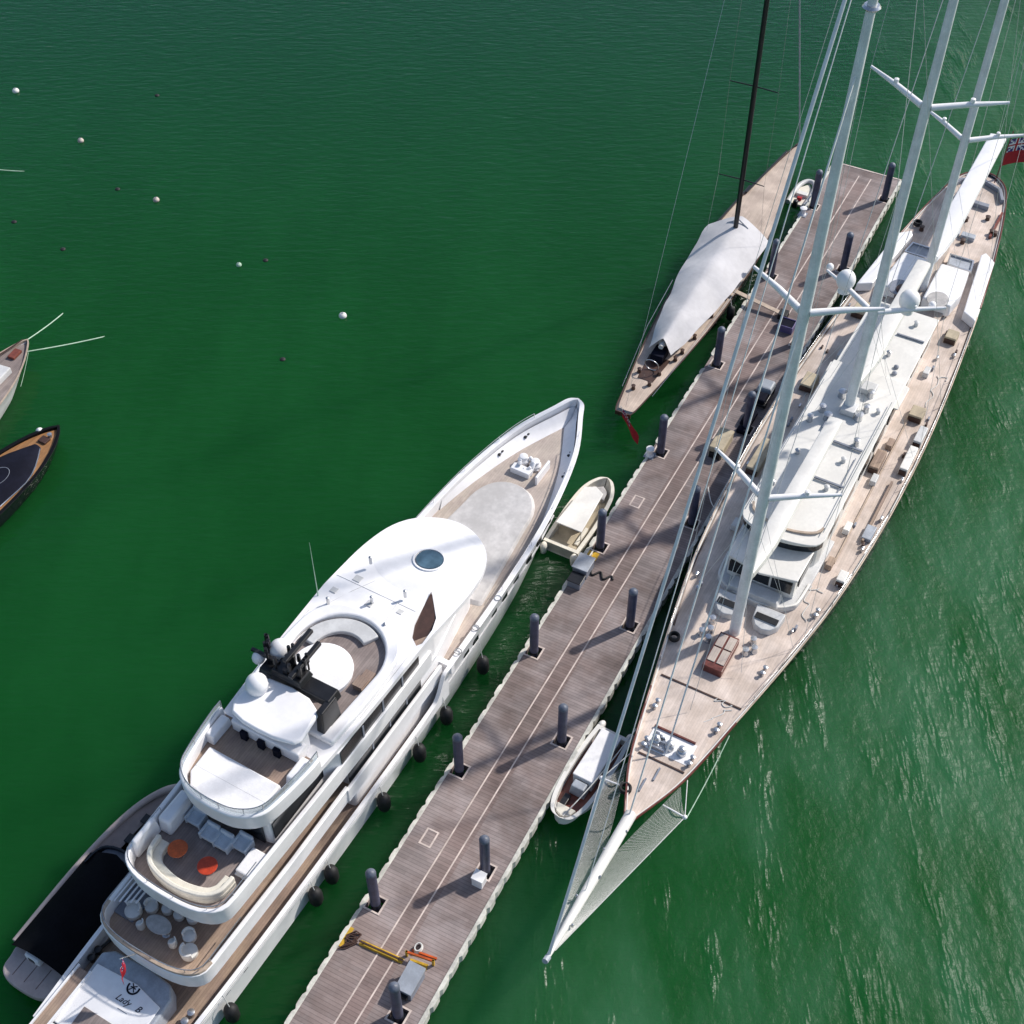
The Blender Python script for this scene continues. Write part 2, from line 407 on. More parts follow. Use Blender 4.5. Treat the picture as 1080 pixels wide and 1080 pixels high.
def water_material():
    m, nt, b = new_mat('harbour_water')
    v = coords(nt)
    sp = nt.nodes.new('ShaderNodeSeparateXYZ'); L(nt, v, sp.inputs[0])
    # open water lies to the east of the jetty, the lee side to the west
    ew = math_n(nt, 'ADD', sp.outputs[0], math_n(nt, 'MULTIPLY', sp.outputs[1], -.42))
    ew = math_n(nt, 'ADD', ew, math_n(nt, 'MULTIPLY', math_n(nt, 'SUBTRACT', noise_n(nt, v, .05, 3), .5), 22))
    opn = ramp(nt, ew, -30, 8)                       # 0 in the lee, 1 in the open
    far = ramp(nt, sp.outputs[1], 70, 150)
    patch = ramp(nt, noise_n(nt, coords(nt, (1, .38, 1), (0, 0, R(-25))), .11, 4, .6), .36, .66)
    deep = mixc(nt, patch, (.0044, .056, .0108), (.0058, .066, .0138))
    deep = mixc(nt, far, deep, (.0050, .050, .0210))  # teal with distance: sky reflection put into the base colour
    opc = mixc(nt, patch, (.0064, .068, .0138), (.0340, .124, .056))  # pale patches: milky surface sheen put into the open water colour
    col = mixc(nt, math_n(nt, 'MULTIPLY', opn, math_n(nt, 'SUBTRACT', 1., math_n(nt, 'MULTIPLY', far, .35))), deep, opc)
    L(nt, col, b.inputs['Base Color'])
    b.inputs['Subsurface Weight'].default_value = 1.; b.inputs['Subsurface Radius'].default_value = (.6, 1.6, .9)
    b.inputs['Subsurface Scale'].default_value = 6.5; b.subsurface_method = 'BURLEY'
    b.inputs['IOR'].default_value = 1.33; b.inputs['Specular IOR Level'].default_value = .23
    streak = ramp(nt, noise_n(nt, coords(nt, (1.6, .42, 1), (0, 0, R(-16))), .21, 4, .65), .54, .70)
    rgh = math_n(nt, 'MULTIPLY', opn, math_n(nt, 'SUBTRACT', .33, math_n(nt, 'MULTIPLY', streak, .11)))
    L(nt, math_n(nt, 'ADD', .10, rgh), b.inputs['Roughness'])
    w1 = noise_n(nt, coords(nt, (1.0, .55, 1), (0, 0, R(-35))), .42, 3, .55)
    w2 = noise_n(nt, coords(nt, (1.0, .6, 1), (0, 0, R(-20))), 1.5, 4, .6)
    w4 = noise_n(nt, coords(nt, (1.0, .7, 1), (0, 0, R(-30))), 4.6, 3, .6)
    w3 = noise_n(nt, coords(nt, (.5, 1.6, 1), (0, 0, R(4))), 1.2, 2, .5)
    calm = math_n(nt, 'MULTIPLY', w3, .085)
    rough = math_n(nt, 'ADD', math_n(nt, 'ADD', math_n(nt, 'MULTIPLY', w1, .34), math_n(nt, 'MULTIPLY', w2, .15)), math_n(nt, 'MULTIPLY', w4, .016))
    gust = math_n(nt, 'ADD', .62, math_n(nt, 'MULTIPLY', streak, .75))
    amp = math_n(nt, 'ADD', .05, math_n(nt, 'MULTIPLY', math_n(nt, 'MULTIPLY', opn, gust), .95))
    h = math_n(nt, 'ADD', calm, math_n(nt, 'MULTIPLY', rough, amp))
    bp = nt.nodes.new('ShaderNodeBump'); bp.inputs['Strength'].default_value = 1.; bp.inputs['Distance'].default_value = 1.
    L(nt, h, bp.inputs['Height']); L(nt, bp.outputs[0], b.inputs['Normal'])
    return m
M['water'] = water_material()
o = MB().add([(-2500, -2500, 0), (2500, -2500, 0), (2500, 2500, 0), (-2500, 2500, 0)], [(0, 1, 2, 3)]).build('water', 'water')
tag(o, kind='structure')
# sea bed far below closes the basin
o = MB().add([(-2500, -2500, -12), (2500, -2500, -12), (2500, 2500, -12), (-2500, 2500, -12)], [(0, 1, 2, 3)]).build('sea_bed', paint('sea_bed_mud', (.03, .05, .03), .9, .2, .05))
tag(o, kind='structure')

# ------------------------------------------------------------------ the jetty (local x along it, away from the camera; y = -v)
PZ = 1.0
PF = Frame(-11.462, 27.416, 62.5)
pier = thing('jetty', 'long floating timber jetty with white scalloped edges between the moored yachts', 'jetty', PF.w(0, 0), PF.a)
LP = [(-2.0, .58), (7.7, .6), (17.06, .58), (26.66, .58), (36.33, .6), (46.29, .66), (56.82, .72), (68.71, .62), (79.4, .5)]
RP = [(3.02, 4.8), (12.15, 4.94), (21.61, 4.98), (31.24, 5.06), (41.08, 5.2), (51.3, 5.2), (61.9, 5.25), (72.26, 5.5), (83.19, 5.58)]
X0, X1, W = -22., 86.6, 6.05
holes = []
for u, v in LP + RP: holes.append([(u - .42, -v - .42), (u + .42, -v - .42), (u + .42, -v + .42), (u - .42, -v + .42)])
MB().plate([(X0, -W), (X1, -W), (X1, 0), (X0, 0)], holes, .45, PZ).build('deck_boards', 'pierwood', pier, recalc=True)
MB().box(X0, X1 - 2.2, -3.2 - .25, -2.2 + .05, PZ + .004, PZ + .008).build('wheel_lane', 'lanewood', pier)
for va, vb in ((2.2, 2.62), (3.12, 3.7)):
    b = MB(); n = 40
    pts = [(X0 + (X1 - 1 - X0) * i / n, -(va + (vb - va) * max(0, (X0 + (X1 - X0) * i / n)) / 86)) for i in range(n + 1)]
    b.wall(pts, .085, PZ + .002, PZ + .016, closed=False).build('guide_line', 'linewhite', pier)
def scallops(xa, xb, y, sgn):
    pts = [(xb, y - sgn * .12), (xa, y - sgn * .12)]; x = xa; rr = random.Random(int(abs(xa) * 10))
    while x < xb - .2:
        ln = min(rr.uniform(.98, 1.1), xb - x); q = rr.uniform(.09, .15)
        pts += [(x + .03, y + sgn * .03), (x + .2, y + sgn * q), (x + ln * .5, y + sgn * q * 1.1), (x + ln - .2, y + sgn * q), (x + ln - .03, y + sgn * .03)]; x += ln
    return pts
for xa, xb, y, sg in ((X0, 46.0, 0., 1), (47.0, 56.0, 0., 1), (57.6, 68.0, 0., 1), (69.6, X1, 0., 1), (X0, X1, -W, -1)):
    MB().prism(scallops(xa, xb, y, sg), .4, PZ + .05).build('rubbing_strip', 'rub', pier, bevel=.02)
for y0, y1 in ((-.05, 0.), (-W, -W + .05)): MB().box(X0, X1, y0 + .001, y1 - .001, .12, .448).build('side_fascia', 'grey', pier)
MB().box(X1, X1 + .14, -W, 0, .3, PZ + .03).build('end_fascia', 'linewhite', pier)
MB().box(X0 + 1, X1 - 1, -W + .7, -1.1, -.4, .44).build('float', 'concrete', pier)
for u, v in LP + RP:
    e = .42; b = MB(); y = -v; o_ = .1
    inner = 1 if v < 3 else -1
    b.box(u - e - o_, u + e + o_, y - e - o_, y - e, PZ + .003, PZ + .03); b.box(u - e - o_, u + e + o_, y + e, y + e + o_, PZ + .003, PZ + .03)
    b.box(u - e - o_, u - e, y - e, y + e, PZ + .003, PZ + .03); b.box(u + e, u + e + o_, y - e, y + e, PZ + .003, PZ + .03)
    b.build('pile_guide', 'linewhite', pier)
for u, v in ((12.45, 1.2), (41.2, 1.12)):
    MB().wall([(u - .55, -v - .38), (u + .55, -v - .38), (u + .55, -v + .38), (u - .55, -v + .38)], .1, PZ + .003, PZ + .02).build('hatch_frame', 'linewhite', pier)
# piles
def make_pile():
    t = thing('mooring_pile', 'pile', 'pile', group='steel piles standing in the square holes of the jetty')
    MB().lathe((0, 0, 0), [(.28, -6), (.28, 4.35)], 18).build('shaft', 'pile', t, smooth=40)
    MB().lathe((0, 0, 4.35), [(.29, 0), (.29, .1), (.2, .24), (.03, .31)], 18).build('cap', 'pilecap', t, smooth=40)
    MB().lathe((0, 0, PZ), [(.3, .0), (.3, .12)], 18).build('guide_collar', 'rubber', t, smooth=40)
    return t
LLAB = ['steel pile on the left edge of the jetty, nearest the bottom edge', 'steel pile in the left edge of the jetty beside the yellow ramp bar',
 'steel pile in the left edge of the jetty, second above the yellow ramp bar', 'steel pile in the left edge of the jetty, just below the grey utility boxes',
 'steel pile on the left jetty edge against the cream tender', 'left steel pile of the jetty nearest the stern of the covered sailing yacht',
 'steel pile on the left edge of the jetty below the wooden gangplank', 'steel pile beside the covered yacht above the wooden gangplank', 'steel pile beside the small white dinghy']
RLAB = ['steel pile next to the slanted grey dock box', 'steel pile next to the small white box on the right edge', 'steel pile on the right edge beside the tender with the white cushion',
 'steel pile on the right edge opposite the grey utility boxes', 'steel pile on the right edge just below the beige dock locker', 'steel pile behind the rigging next to the loaded dock cart',
 'steel pile behind the rigging near the faded purple crate', 'steel pile on the right edge next to the large white dome of the schooner', 'steel pile at the far end of the jetty, right corner']
pp = make_pile(); first = True
for lst, labs in ((LP, LLAB), (RP, RLAB)):
    for i, (u, v) in enumerate(lst):
        if lst is LP and i == 0: continue
        loc = PF.w(u, v); rz = .4 * i
        if first: pp.location = loc; pp['label'] = labs[i]; first = False
        else: copy_thing(pp, loc, rz, labs[i])

def on_pier(name, label, cat, u, v, rot=0., group=None, z=PZ): return thing(name, label, cat, PF.w(u, v, z), PF.a + rot, group)
t = on_pier('ramp_bar', 'yellow speed ramp bar lying across the white guide lines', 'ramp', 5.5, 2.3, R(3))
MB().box(-.16, .16, -1.3, 1.3, .005, .16, top=.75).build('ramp_body', 'yellow', t, bevel=.02)
MB().box(-.045, .045, -1.32, 1.32, .15, .19).build('ramp_groove', 'darkwood', t)
t = on_pier('dock_box', 'slanted grey dock box beside the nearest right pile', 'dock box', 4.65, 4.62, R(0))
MB().box(-.72, .72, -.42, .42, .0, .85, tilt=.12).build('box_body', 'grey', t, bevel=.03)
MB().box(-.78, .78, -.48, .48, .86, .98, tilt=.12).build('lid', 'greylight', t, bevel=.03)
MB().box(-.9, -.72, -.25, .25, .2, .5).build('vent_panel', 'black', t)
t = on_pier('barrier_frame', 'low orange and yellow frame behind the slanted grey dock box', 'frame', 6.05, 4.35, R(8))
b = MB()
for y in (-.75, .75): b.box(-.06, .06, y - .06, y + .06, 0, .55)
b.build('post', 'yellow', t); MB().box(-.05, .05, -.8, .8, .4, .55).box(.3, .4, -.8, .6, .004, .12).build('rail', 'orange', t); MB().box(-.45, -.1, -.5, .5, .004, .1).build('base_board', 'yellow', t)
t = on_pier('coiled_hose', 'white hose coil next to the orange barrier frame', 'hose', 6.55, 3.95)
b = MB()
for k in range(3): b.torus((0, 0, .06 + .09 * k), .27 - .02 * k, .05, 20, 6, 1, .75)
b.build('hose_coil', 'rope', t, smooth=60)
t = on_pier('mooring_line', 'dark tangled mooring line and cleat by the left edge near the yellow ramp bar', 'mooring line', 5.25, .55)
pts = [(.7 * math.sin(i * .9) * (.5 + .5 * math.sin(i * .37)), .35 * math.cos(i * 1.3), .05 + .02 * (i % 3)) for i in range(26)]
MB().tube(pts, .045, 6).build('line', 'darkwood', t, smooth=60); MB().box(-.5, .7, .2, .5, .004, .03).build('mat', 'yellow', t)
t = on_pier('service_box', 'small white service box beside the second right pile', 'service box', 11.35, 5.0)
MB().box(-.3, .3, -.32, .32, 0, .75).build('box_body', 'white', t, bevel=.03); MB().box(-.33, .33, -.35, .35, .755, .83).build('lid', 'white', t, bevel=.02)
t = on_pier('utility_box', 'light grey flat topped utility box on the left edge of the jetty', 'utility box', 33.95, .5)
MB().box(-.62, .62, -.5, .5, 0, .8).build('box_body', 'grey', t, bevel=.03); MB().box(-.68, .68, -.56, .56, .805, .9).build('lid', 'greylight', t, bevel=.03)
t = on_pier('utility_cabinet', 'dark grey utility cabinet beside the light grey one on the left edge', 'cabinet', 32.75, .55)
MB().box(-.42, .42, -.45, .45, 0, .55).build('box_body', 'grey', t, bevel=.03); MB().box(-.45, .45, -.48, .48, .555, .62).build('lid', 'black', t, bevel=.02)
t = on_pier('yellow_cleat', 'yellow painted mooring cleat below the pile by the cream canopy tender', 'cleat', 35.4, .4)
MB().box(-.35, .35, -.45, .3, .004, .035).build('base_plate', 'yellow', t); MB().tube([(-.3, 0, .22), (.3, 0, .22)], .055, 8).box(-.1, .1, -.05, .05, .03, .2).build('horn', 'cream', t)
t = on_pier('hose', 'black hose lying loose beside the light grey utility box', 'hose', 34.2, 1.75)
MB().tube([(-.1 + .25 * math.sin(i * .8), -.8 + i * .1, .06) for i in range(17)], .07, 7).build('hose_run', 'rubber', t, smooth=60)
t = on_pier('dock_locker', 'beige dock locker with rounded lid beside the moored schooner', 'locker', 48.7, 4.25)
MB().box(-1.15, 1.15, -.5, .5, .0, .75).build('locker_body', 'tan', t, bevel=.04); MB().box(-1.22, 1.22, -.56, .56, .755, .95, top=.9).build('lid', 'tan', t, bevel=.06)
MB().box(-1.3, -1.16, -.4, .4, .1, .55).build('end_panel', 'black', t)
t = on_pier('dock_cart', 'dark dock cart with pale grey load behind the rigging', 'cart', 54.9, 5.1)
MB().box(-1.3, 1.2, -.55, .55, .35, .55).build('cart_bed', 'black', t, bevel=.03)
MB().box(-.1, 1.15, -.6, .6, .56, 1.05, top=.85).build('load', 'greylight', t, bevel=.12)
MB().box(-1.25, -.2, -.5, .5, .56, .9, top=.9).build('load_cover', 'navycover', t, bevel=.1)
for x in (-.9, .9):
    for y in (-.5, .5): MB().tube([(x, y - .06, .2), (x, y + .06, .2)], .2, 12).build('wheel', 'rubber', t)
t = on_pier('navy_bag', 'dark navy bag pile between the dock cart and the beige locker', 'bags', 52.3, 5.0)
MB().box(-.9, .9, -.45, .45, 0, .55, top=.8).build('bag', 'navycover', t, bevel=.14); MB().box(-1.7, -1.0, -.4, .4, 0, .4, top=.8).build('bag', 'navycover', t, bevel=.12)
t = on_pier('plastic_crate', 'faded purple crate at the foot of the wooden gangplank', 'crate', 63.2, 3.95)
MB().box(-.55, .55, -.6, .6, 0, .5).wall([(-.55, -.6), (.55, -.6), (.55, .6), (-.55, .6)], .07, .5, .62).build('crate_body', 'purple', t, bevel=.02); MB().box(-.45, .45, -.5, .5, .505, .55).build('crate_lining', 'navycover', t)
for lab, u, v in (('white bollard by the fifth left pile, near the red ensign of the covered yacht', 45.7, .1), ('white bollard on the jetty edge below the small dinghy', 77.9, .1)):
    t = on_pier('bollard', lab, 'bollard', u, v, group='white bollards on the left jetty edge')
    MB().lathe((0, 0, 0), [(.3, .004), (.26, .1), (.2, .15), (.2, .5), (.3, .58), (.3, .68), (.15, .74)], 14).build('bollard_post', 'white', t, smooth=40)
    MB().box(-.36, .36, -.36, .36, .003, .04).build('base_plate', 'grey', t)

# ------------------------------------------------------------------ the white motor yacht
MF = Frame(4.566, 68.995, 60.1)
my = thing('motor_yacht', 'white three deck motor yacht with round roof skylight moored left of the jetty', 'motor yacht', MF.w(0, 0), MF.a)
st = [(0, .05, 5.45, -3.2, .03), (-.35, .62, 5.44, -3.6, .12), (-1.4, 1.1, 5.42, -4.6, .5), (-4.6, 2.45, 5.36, -7.2, 1.5), (-8.8, 3.35, 5.25, -10.6, 2.25), (-13, 3.8, 5.12, -14, 2.75),
      (-18, 4.0, 4.98, -18.4, 3.1), (-23.3, 4.05, 4.86, -23.3, 3.35)]
hb_, ss = hull(st, .05, closed_stern=False)
hb_.build('hull', 'white', my, smooth=50)
rail, deck = hull_inside(ss, .36, lambda x: 4.35)
rail.build('bulwark', 'white', my, smooth=40, bevel=.03); deck.build('foredeck', 'teak', my)
st2 = [(-23.3, 4.05, 4.86, -23.3, 3.35), (-24.0, 4.05, 4.75, -24, 3.37), (-24.8, 4.05, 3.5, -24.8, 3.4), (-26, 4.05, 3.2, -26, 3.42), (-32, 4.05, 3.1, -32, 3.5), (-40, 3.98, 3.0, -40, 3.5), (-46, 3.85, 3.0, -46, 3.45), (-50.5, 3.6, 3.0, -50.5, 3.3)]
h2, ss2 = hull(st2, .05); h2.build('hull', 'white', my, smooth=50)
rail2, deck2 = hull_inside(ss2, .24, lambda x: 2.0)
rail2.build('bulwark', 'white', my, smooth=40, bevel=.03); deck2.build('main_deck', 'teakbrown', my)
MB().box(-23.6, -23.3, -3.7, 3.7, 2, 4.34).build('bulkhead', 'white', my)
# bow lining ledge, portholes, rubbing rail
b = MB(); 
for sgn in (1, -1):
    rg = []
    for xd, hb, zd, xw, hw in ss:
        if xd > -12.5:
            i = max(hb - .36, .01); j = max(i - .75 * min(1, (12.5 + xd) / 9), .005); rg.append([(xd - .25, sgn * i, 4.95), (xd - .6, sgn * j, 4.36)])
    b.loft(rg)
b.build('bulwark_lining', 'white', my, smooth=50)
def hull_y(x, z):
    al = ss + ss2
    best = min(al, key=lambda q: abs(q[0] - x)); t = 1 - z / best[2]; return best[1] + (best[4] - best[1]) * t - .05 * best[1] * math.sin(PI * t)
for x in (-9.2, -11.0, -12.6, -14.4, -16.0, -17.4, -19.8, -20.9):
    y = hull_y(x, 3.2)
    for sgn in (1, -1): MB().box(x - .32, x + .32, sgn * y - .05, sgn * y + .06, 2.95, 3.5).build('porthole', 'glass', my, bevel=.1)
for x in (-27, -28.4, -31, -33.6, -38, -39.2, -43, -44.4):
    y = hull_y(x, 1.9)
    for sgn in (1, -1): MB().box(x - .2, x + .2, sgn * y - .05, sgn * y + .05, 1.75, 2.1).build('porthole', 'glass', my, bevel=.06)
for x in (-17.6, -20.2, -22.2):
    for sgn in (1, -1): MB().torus((x, sgn * 3.86, 5.03), .2, .035, 14, 6).build('fairlead', 'steel', my, smooth=60)
for sg in (1, -1):
    pts = [(q[0], sg * max(q[1] - .18, .01), q[2] + .42) for q in ss if -17.5 < q[0] < -3]
    MB().tube(pts, .022, 5).build('hand_rail', 'steel', my, smooth=60)
    for q in pts[::4]: MB().tube([(q[0], q[1], q[2] - .42), q], .02, 5).build('stanchion', 'steel', my)
    MB().tube([(x, sg * (hull_y(x, 2.55) + .03), 2.55) for x in range(-50, -5, 3)], .06, 6).build('rubbing_rail', 'grey_white', my, smooth=60)
# foredeck furniture built into the deck
fd = cap_outline(-18.5, -8.3, 3.05, 2.3, .4, 3.0, 2.5, 2.2)
MB().prism(fd, 4.352, lambda x, y: 4.72 - .02 * y * y, .05).build('trunk_cabin', 'nonskid', my, bevel=.08, smooth=40)
b = MB()
for i in range(8):
    a = i * PI / 4; b.tube([(-6.6 + .8 * math.cos(a), .3 + .75 * math.sin(a), 4.4), (-6.6 + .5 * math.cos(a + 1), .3 + .5 * math.sin(a + 1), 4.75 + .15 * (i % 3))], .13, 8)
b.lathe((-6.3, .75, 4.36), [(.4, 0), (.4, .3), (.28, .45), (.3, .65), (.1, .7)], 14).lathe((-6.3, -.15, 4.36), [(.4, 0), (.4, .3), (.28, .45), (.3, .65), (.1, .7)], 14)
b.box(-7.5, -6.9, -.3, 1.1, 4.36, 4.8).build('windlass', 'white', my, bevel=.04, smooth=35)
MB().box(-7.7, -5.9, -1.05, -.9, 4.36, 5.1).build('windlass_guard', 'white', my, bevel=.03)
for x, y in ((-4.4, -1.75), (-6.3, -2.35), (-4.3, 1.65), (-6.6, 2.35)):
    b = MB()
    for k in (-.17, .17): b.lathe((x + k, y, 4.36), [(.11, 0), (.09, .35), (.14, .42), (.05, .46)], 10)
    b.build('bollard', 'black', my, smooth=50)
# superstructure
low = cap_outline(-32.5, -17.2, 3.3, 2.6, .3, 2.2, 4, 2.2, mid=[(-30, 3.3), (-24, 3.3)])
MB().prism(low, 2.0, 6.45).build('lower_house', 'white', my, bevel=.06)
MB().prism(cap_outline(-41.2, -32.3, 2.35, 2.35, .4, .2, 4, 4), 2.0, 6.28).build('aft_house', 'white', my)
for sgn in (1, -1): MB().box(-32.6, -25.4, sgn * 3.3 - .03, sgn * 3.3 + .03, 4.9, 6.25).build('upper_deck_window', 'glass', my)
for x in (-26.9, -28.6, -30.3):
    for sgn in (1, -1): MB().box(x - .06, x + .06, sgn * 3.335 - .02, sgn * 3.335 + .025, 5.2, 6.15).build('window_mullion', 'grey', my)
for sgn in (1, -1): MB().box(-40.6, -33.2, sgn * 2.35 - .02, sgn * 2.35 + .04, 4.75, 6.1).build('saloon_window', 'glass', my)
MB().box(-41.25, -41.17, -1.9, 1.9, 4.4, 6.1).build('saloon_door', 'glass', my)
# upper deck slab, teak and bulwark
ud = cap_outline(-46.0, -23.4, 3.35, 3.5, 1.5, .2, 2.8, 6, mid=[(-38, 3.5)])
MB().prism(ud, 3.95, 4.28).build('upper_deck_slab', 'white', my, bevel=.05)
MB().prism(offset(ud, .12, True), 4.284, 4.29).build('upper_deck', 'teakbrown', my)
def aft_poly(outl, xmax): # open polyline round the stern of an outline
    pr_ = [p for p in outl if p[0] <= xmax]
    s = sorted([p for p in pr_ if p[1] > 0], key=lambda p: (-p[0], p[1])) ; t_ = sorted([p for p in pr_ if p[1] <= 0], key=lambda p: (p[0], -p[1]))
    return [(xmax, s[0][1])] + s + t_ + [(xmax, t_[-1][1])]
def flared_wall(b, poly, zlo, zmid, zhi, flare, th):
    q0 = poly; q1 = offset(poly, -flare, False); q2 = offset(poly, th - flare, False); q3 = offset(poly, th, False)
    rings = [[(a[0], a[1], zlo), (c[0], c[1], zmid), (c[0], c[1], zhi), (e[0], e[1], zhi), (g[0], g[1], zlo)] for a, c, e, g in zip(q0, q1, q2, q3)]
    return b.loft(rings, closed=True, caps=(True, True))
flared_wall(MB(), aft_poly(ud, -33.0), 3.9, 4.6, 5.2, .05, .24).build('upper_bulwark', 'white', my, bevel=.05, smooth=40)
flared_wall(MB(), aft_poly(ud, -41.5)[1:-1], 5.2, 5.3, 5.32, -.03, .16).build('cap_rail', 'caprail', my)
for sgn in (1, -1): MB().box(-33.2, -23.6, sgn * 3.52 - .1, sgn * 3.52 + .1, 4.0, 5.15).build('side_bulwark', 'white', my, bevel=.05)
# bridge deck
bd = cap_outline(-43.6, -17.6, 3.2, 2.8, 1.7, 2.4, 2.8, 2.2, mid=[(-36, 3.4), (-30, 3.55), (-24, 3.55)])
MB().prism(bd, 6.3, 6.6).build('bridge_deck_slab', 'white', my, bevel=.05)
MB().prism(offset(bd, .12, True), 6.604, 6.61).build('bridge_deck', 'teakgrey', my)
flared_wall(MB(), aft_poly(bd, -24.5), 6.2, 6.9, 7.6, .06, .24).build('bridge_bulwark', 'white', my, bevel=.05, smooth=40)
bh = cap_outline(-38.4, -17.0, 2.75, 2.7, .3, 2.4, 4, 2.2, mid=[(-34, 2.85), (-33.2, 3.4), (-24, 3.45)])
MB().prism(bh, 6.605, lambda x, y: 8.75 - .15 * max(0, min(8.5, x + 24.5))).build('bridge_house', 'white', my, bevel=.05)
for sgn in (1, -1):
    MB().box(-33.1, -25.6, sgn * 3.44 - .03, sgn * 3.44 + .05, 7.05, 8.68).build('bridge_window', 'glass', my)
    MB().box(-38.2, -34.0, sgn * 2.82 - .03, sgn * 2.82 + .04, 7.2, 8.6).build('bridge_window', 'glass', my)
for x in (-27.3, -29.2, -31.1):
    for sgn in (1, -1): MB().box(x - .07, x + .07, sgn * 3.49 - .02, sgn * 3.49 + .025, 7.05, 8.6).build('window_mullion', 'grey', my)
MB().box(-38.5, -38.38, -2.3, 2.3, 6.7, 8.5).build('sliding_door', 'glass', my)
# sun deck / roof
well = [(-28.4 + 2.75 * math.cos(a), 2.65 * math.sin(a)) for a in [PI * (i / 24) - PI / 2 for i in range(25)]]
well = well + [(-32.3, 2.4), (-32.3, -2.4)]
leaf = [(-21.6, -1.85), (-22.4, -2.5), (-23.2, -3.15), (-24.1, -3.45), (-25.2, -3.5), (-25.5, -3.3), (-25.1, -2.75), (-24.2, -2.35), (-22.8, -2.05)]
def sink(o):
    for v in o.data.vertices: v.co.z -= .15 * max(0, min(8.5, v.co.x + 24.5))
    return o
rf = [(-39.4, .02), (-39.3, 1.2), (-38.9, 2.1), (-38.3, 2.65), (-37.3, 2.9), (-35.5, 3.15), (-33, 3.35), (-30, 3.5), (-26, 3.62), (-23, 3.7), (-20.5, 3.7), (-18.4, 3.4), (-17.0, 2.75), (-16.1, 1.75), (-15.7, .8), (-15.6, .02)]
rfo = mirror(smooth_st(rf, 4))
sink(MB().plate(rfo, [leaf], 8.7, 9.05).build('sun_deck_slab', 'white', my, bevel=.08, smooth=35))
MB().prism([(x - .05, y) for x, y in leaf], 8.755, 8.77).build('side_stair', 'darkwood', my)  # thin dark sheet; shade of a deeper stairwell is put into its colour
MB().prism([(x - .3, y * .985) for x, y in leaf[3:7]], 8.772, 8.79).build('stair_tread', 'teakbrown', my)
cm = [(-34.6, 2.95), (-33, 3.1), (-30, 3.25), (-28, 3.2), (-26.6, 2.95), (-25.6, 2.2), (-25.2, 1.2), (-25.1, .02)]
cmo = mirror(smooth_st([(-34.6, .02), (-34.6, 2.9)] , 2) + smooth_st(cm, 4))
leaf2 = None
MB().plate(mirror([(-33.2, .02), (-33.2, 3.05)] + smooth_st(cm[1:], 4)), [well], 9.055, 9.5).build('tub_coaming', 'white', my, bevel=.14, smooth=45, seg=3)
sink(MB().prism(circle(-19.25, 0, 3.1, 3.2, 48), 9.052, lambda x, y: 9.15, .22).build('roof_dome', 'white', my, smooth=60))
sink(MB().prism(circle(-19.45, -.3, .86), 9.1, 9.25, .1).build('skylight', 'skylight', my, smooth=30))
sink(MB().wall(circle(-19.45, -.3, .98), .12, 9.1, 9.24).build('skylight_rim', 'white', my, bevel=.02))
for x0, y0, x1, y1 in ((-22.6, 1.4, -25.4, 2.6), (-22.7, -.6, -25.0, -.9), (-23.4, 3.5, -23.4, -1.9), (-26.4, 3.3, -31, 3.28), (-26.4, -3.3, -31, -3.28)):
    sink(MB().tube([(x0, y0, 9.056), ((x0 + x1) / 2, (y0 + y1) / 2, 9.056), (x1, y1, 9.056)], .022, 4).build('panel_seam', 'grey_white', my))
for x, y, a in ((-23.0, 2.3, .25), (-24.5, 2.9, .2), (-24.3, .6, .22), (-23.9, -1.2, .18)): sink(MB().box(x - a, x + a, y - a, y + a, 9.052, 9.09).build('roof_hatch', 'grey_white', my, bevel=.02))
MB().prism(offset(well, .02, True), 9.056, 9.07).build('well_floor', 'teakgrey', my)
bench = [(-28.4 + 2.6 * math.cos(a), 2.5 * math.sin(a)) for a in [PI * (i / 18) * .66 - PI * .17 for i in range(19)]]
b = MB(); b.wall(bench, .95, 9.071, 9.36, closed=False).build('curved_bench', 'grey_white', my, bevel=.06, smooth=40)
MB().box(-29.6, -28.3, -2.5, -1.9, 9.072, 9.3).box(-29.6, -28.9, -2.45, -1.85, 9.3, 9.45).build('well_step', 'teakbrown', my)
for x, y in ((-24.2, .5), (-21.8, 2.2), (-25.5, 2.6), (-25.4, -1.2), (-22.9, -.9)): MB().lathe((x, y, 9.05), [(.1, 0), (.1, .55), (.03, .6)], 8).build('deck_light', 'steel', my, smooth=40)
MB().tube([(-25.3, 3.45, 9.0), (-24.8, 3.9, 12.9)], [.035, .012], 6).build('whip_antenna', 'ropegreen', my)
# sun deck aft
sd = offset(rfo, .16, True); sda = [p for p in sd if p[0] < -34.0]
MB().prism(sda, 9.054, 9.062).build('sun_deck', 'teakbrown', my)
pol = aft_poly(rfo, -34.4)
flared_wall(MB(), pol, 8.55, 9.1, 9.8, .06, .3).build('sun_deck_bulwark', 'white', my, bevel=.07, smooth=40)
pr2 = offset(pol, .12, False); b = MB(); b.tube([(x, y, 10.35) for x, y in pr2], .035, 6)
for i in range(0, len(pr2), 5): b.tube([(pr2[i][0], pr2[i][1], 9.78), (pr2[i][0], pr2[i][1], 10.35)], .025, 6)
b.build('hand_rail', 'steel', my, smooth=60)
b = MB(); b.wall(offset(pol, .1, False), .02, 9.82, 10.3, closed=False).build('rail_glass', 'clear', my)
for nm, ol, xm, z in (('bridge', bd, -40.0, 7.6), ('upper', ud, -42.0, 5.3)):
    pl = offset(aft_poly(ol, xm), .13, False); b = MB(); b.tube([(x, y, z + .3) for x, y in pl], .03, 6)
    for i in range(0, len(pl), 4): b.tube([(pl[i][0], pl[i][1], z), (pl[i][0], pl[i][1], z + .3)], .02, 6)
    b.build('hand_rail', 'steel', my, smooth=60)
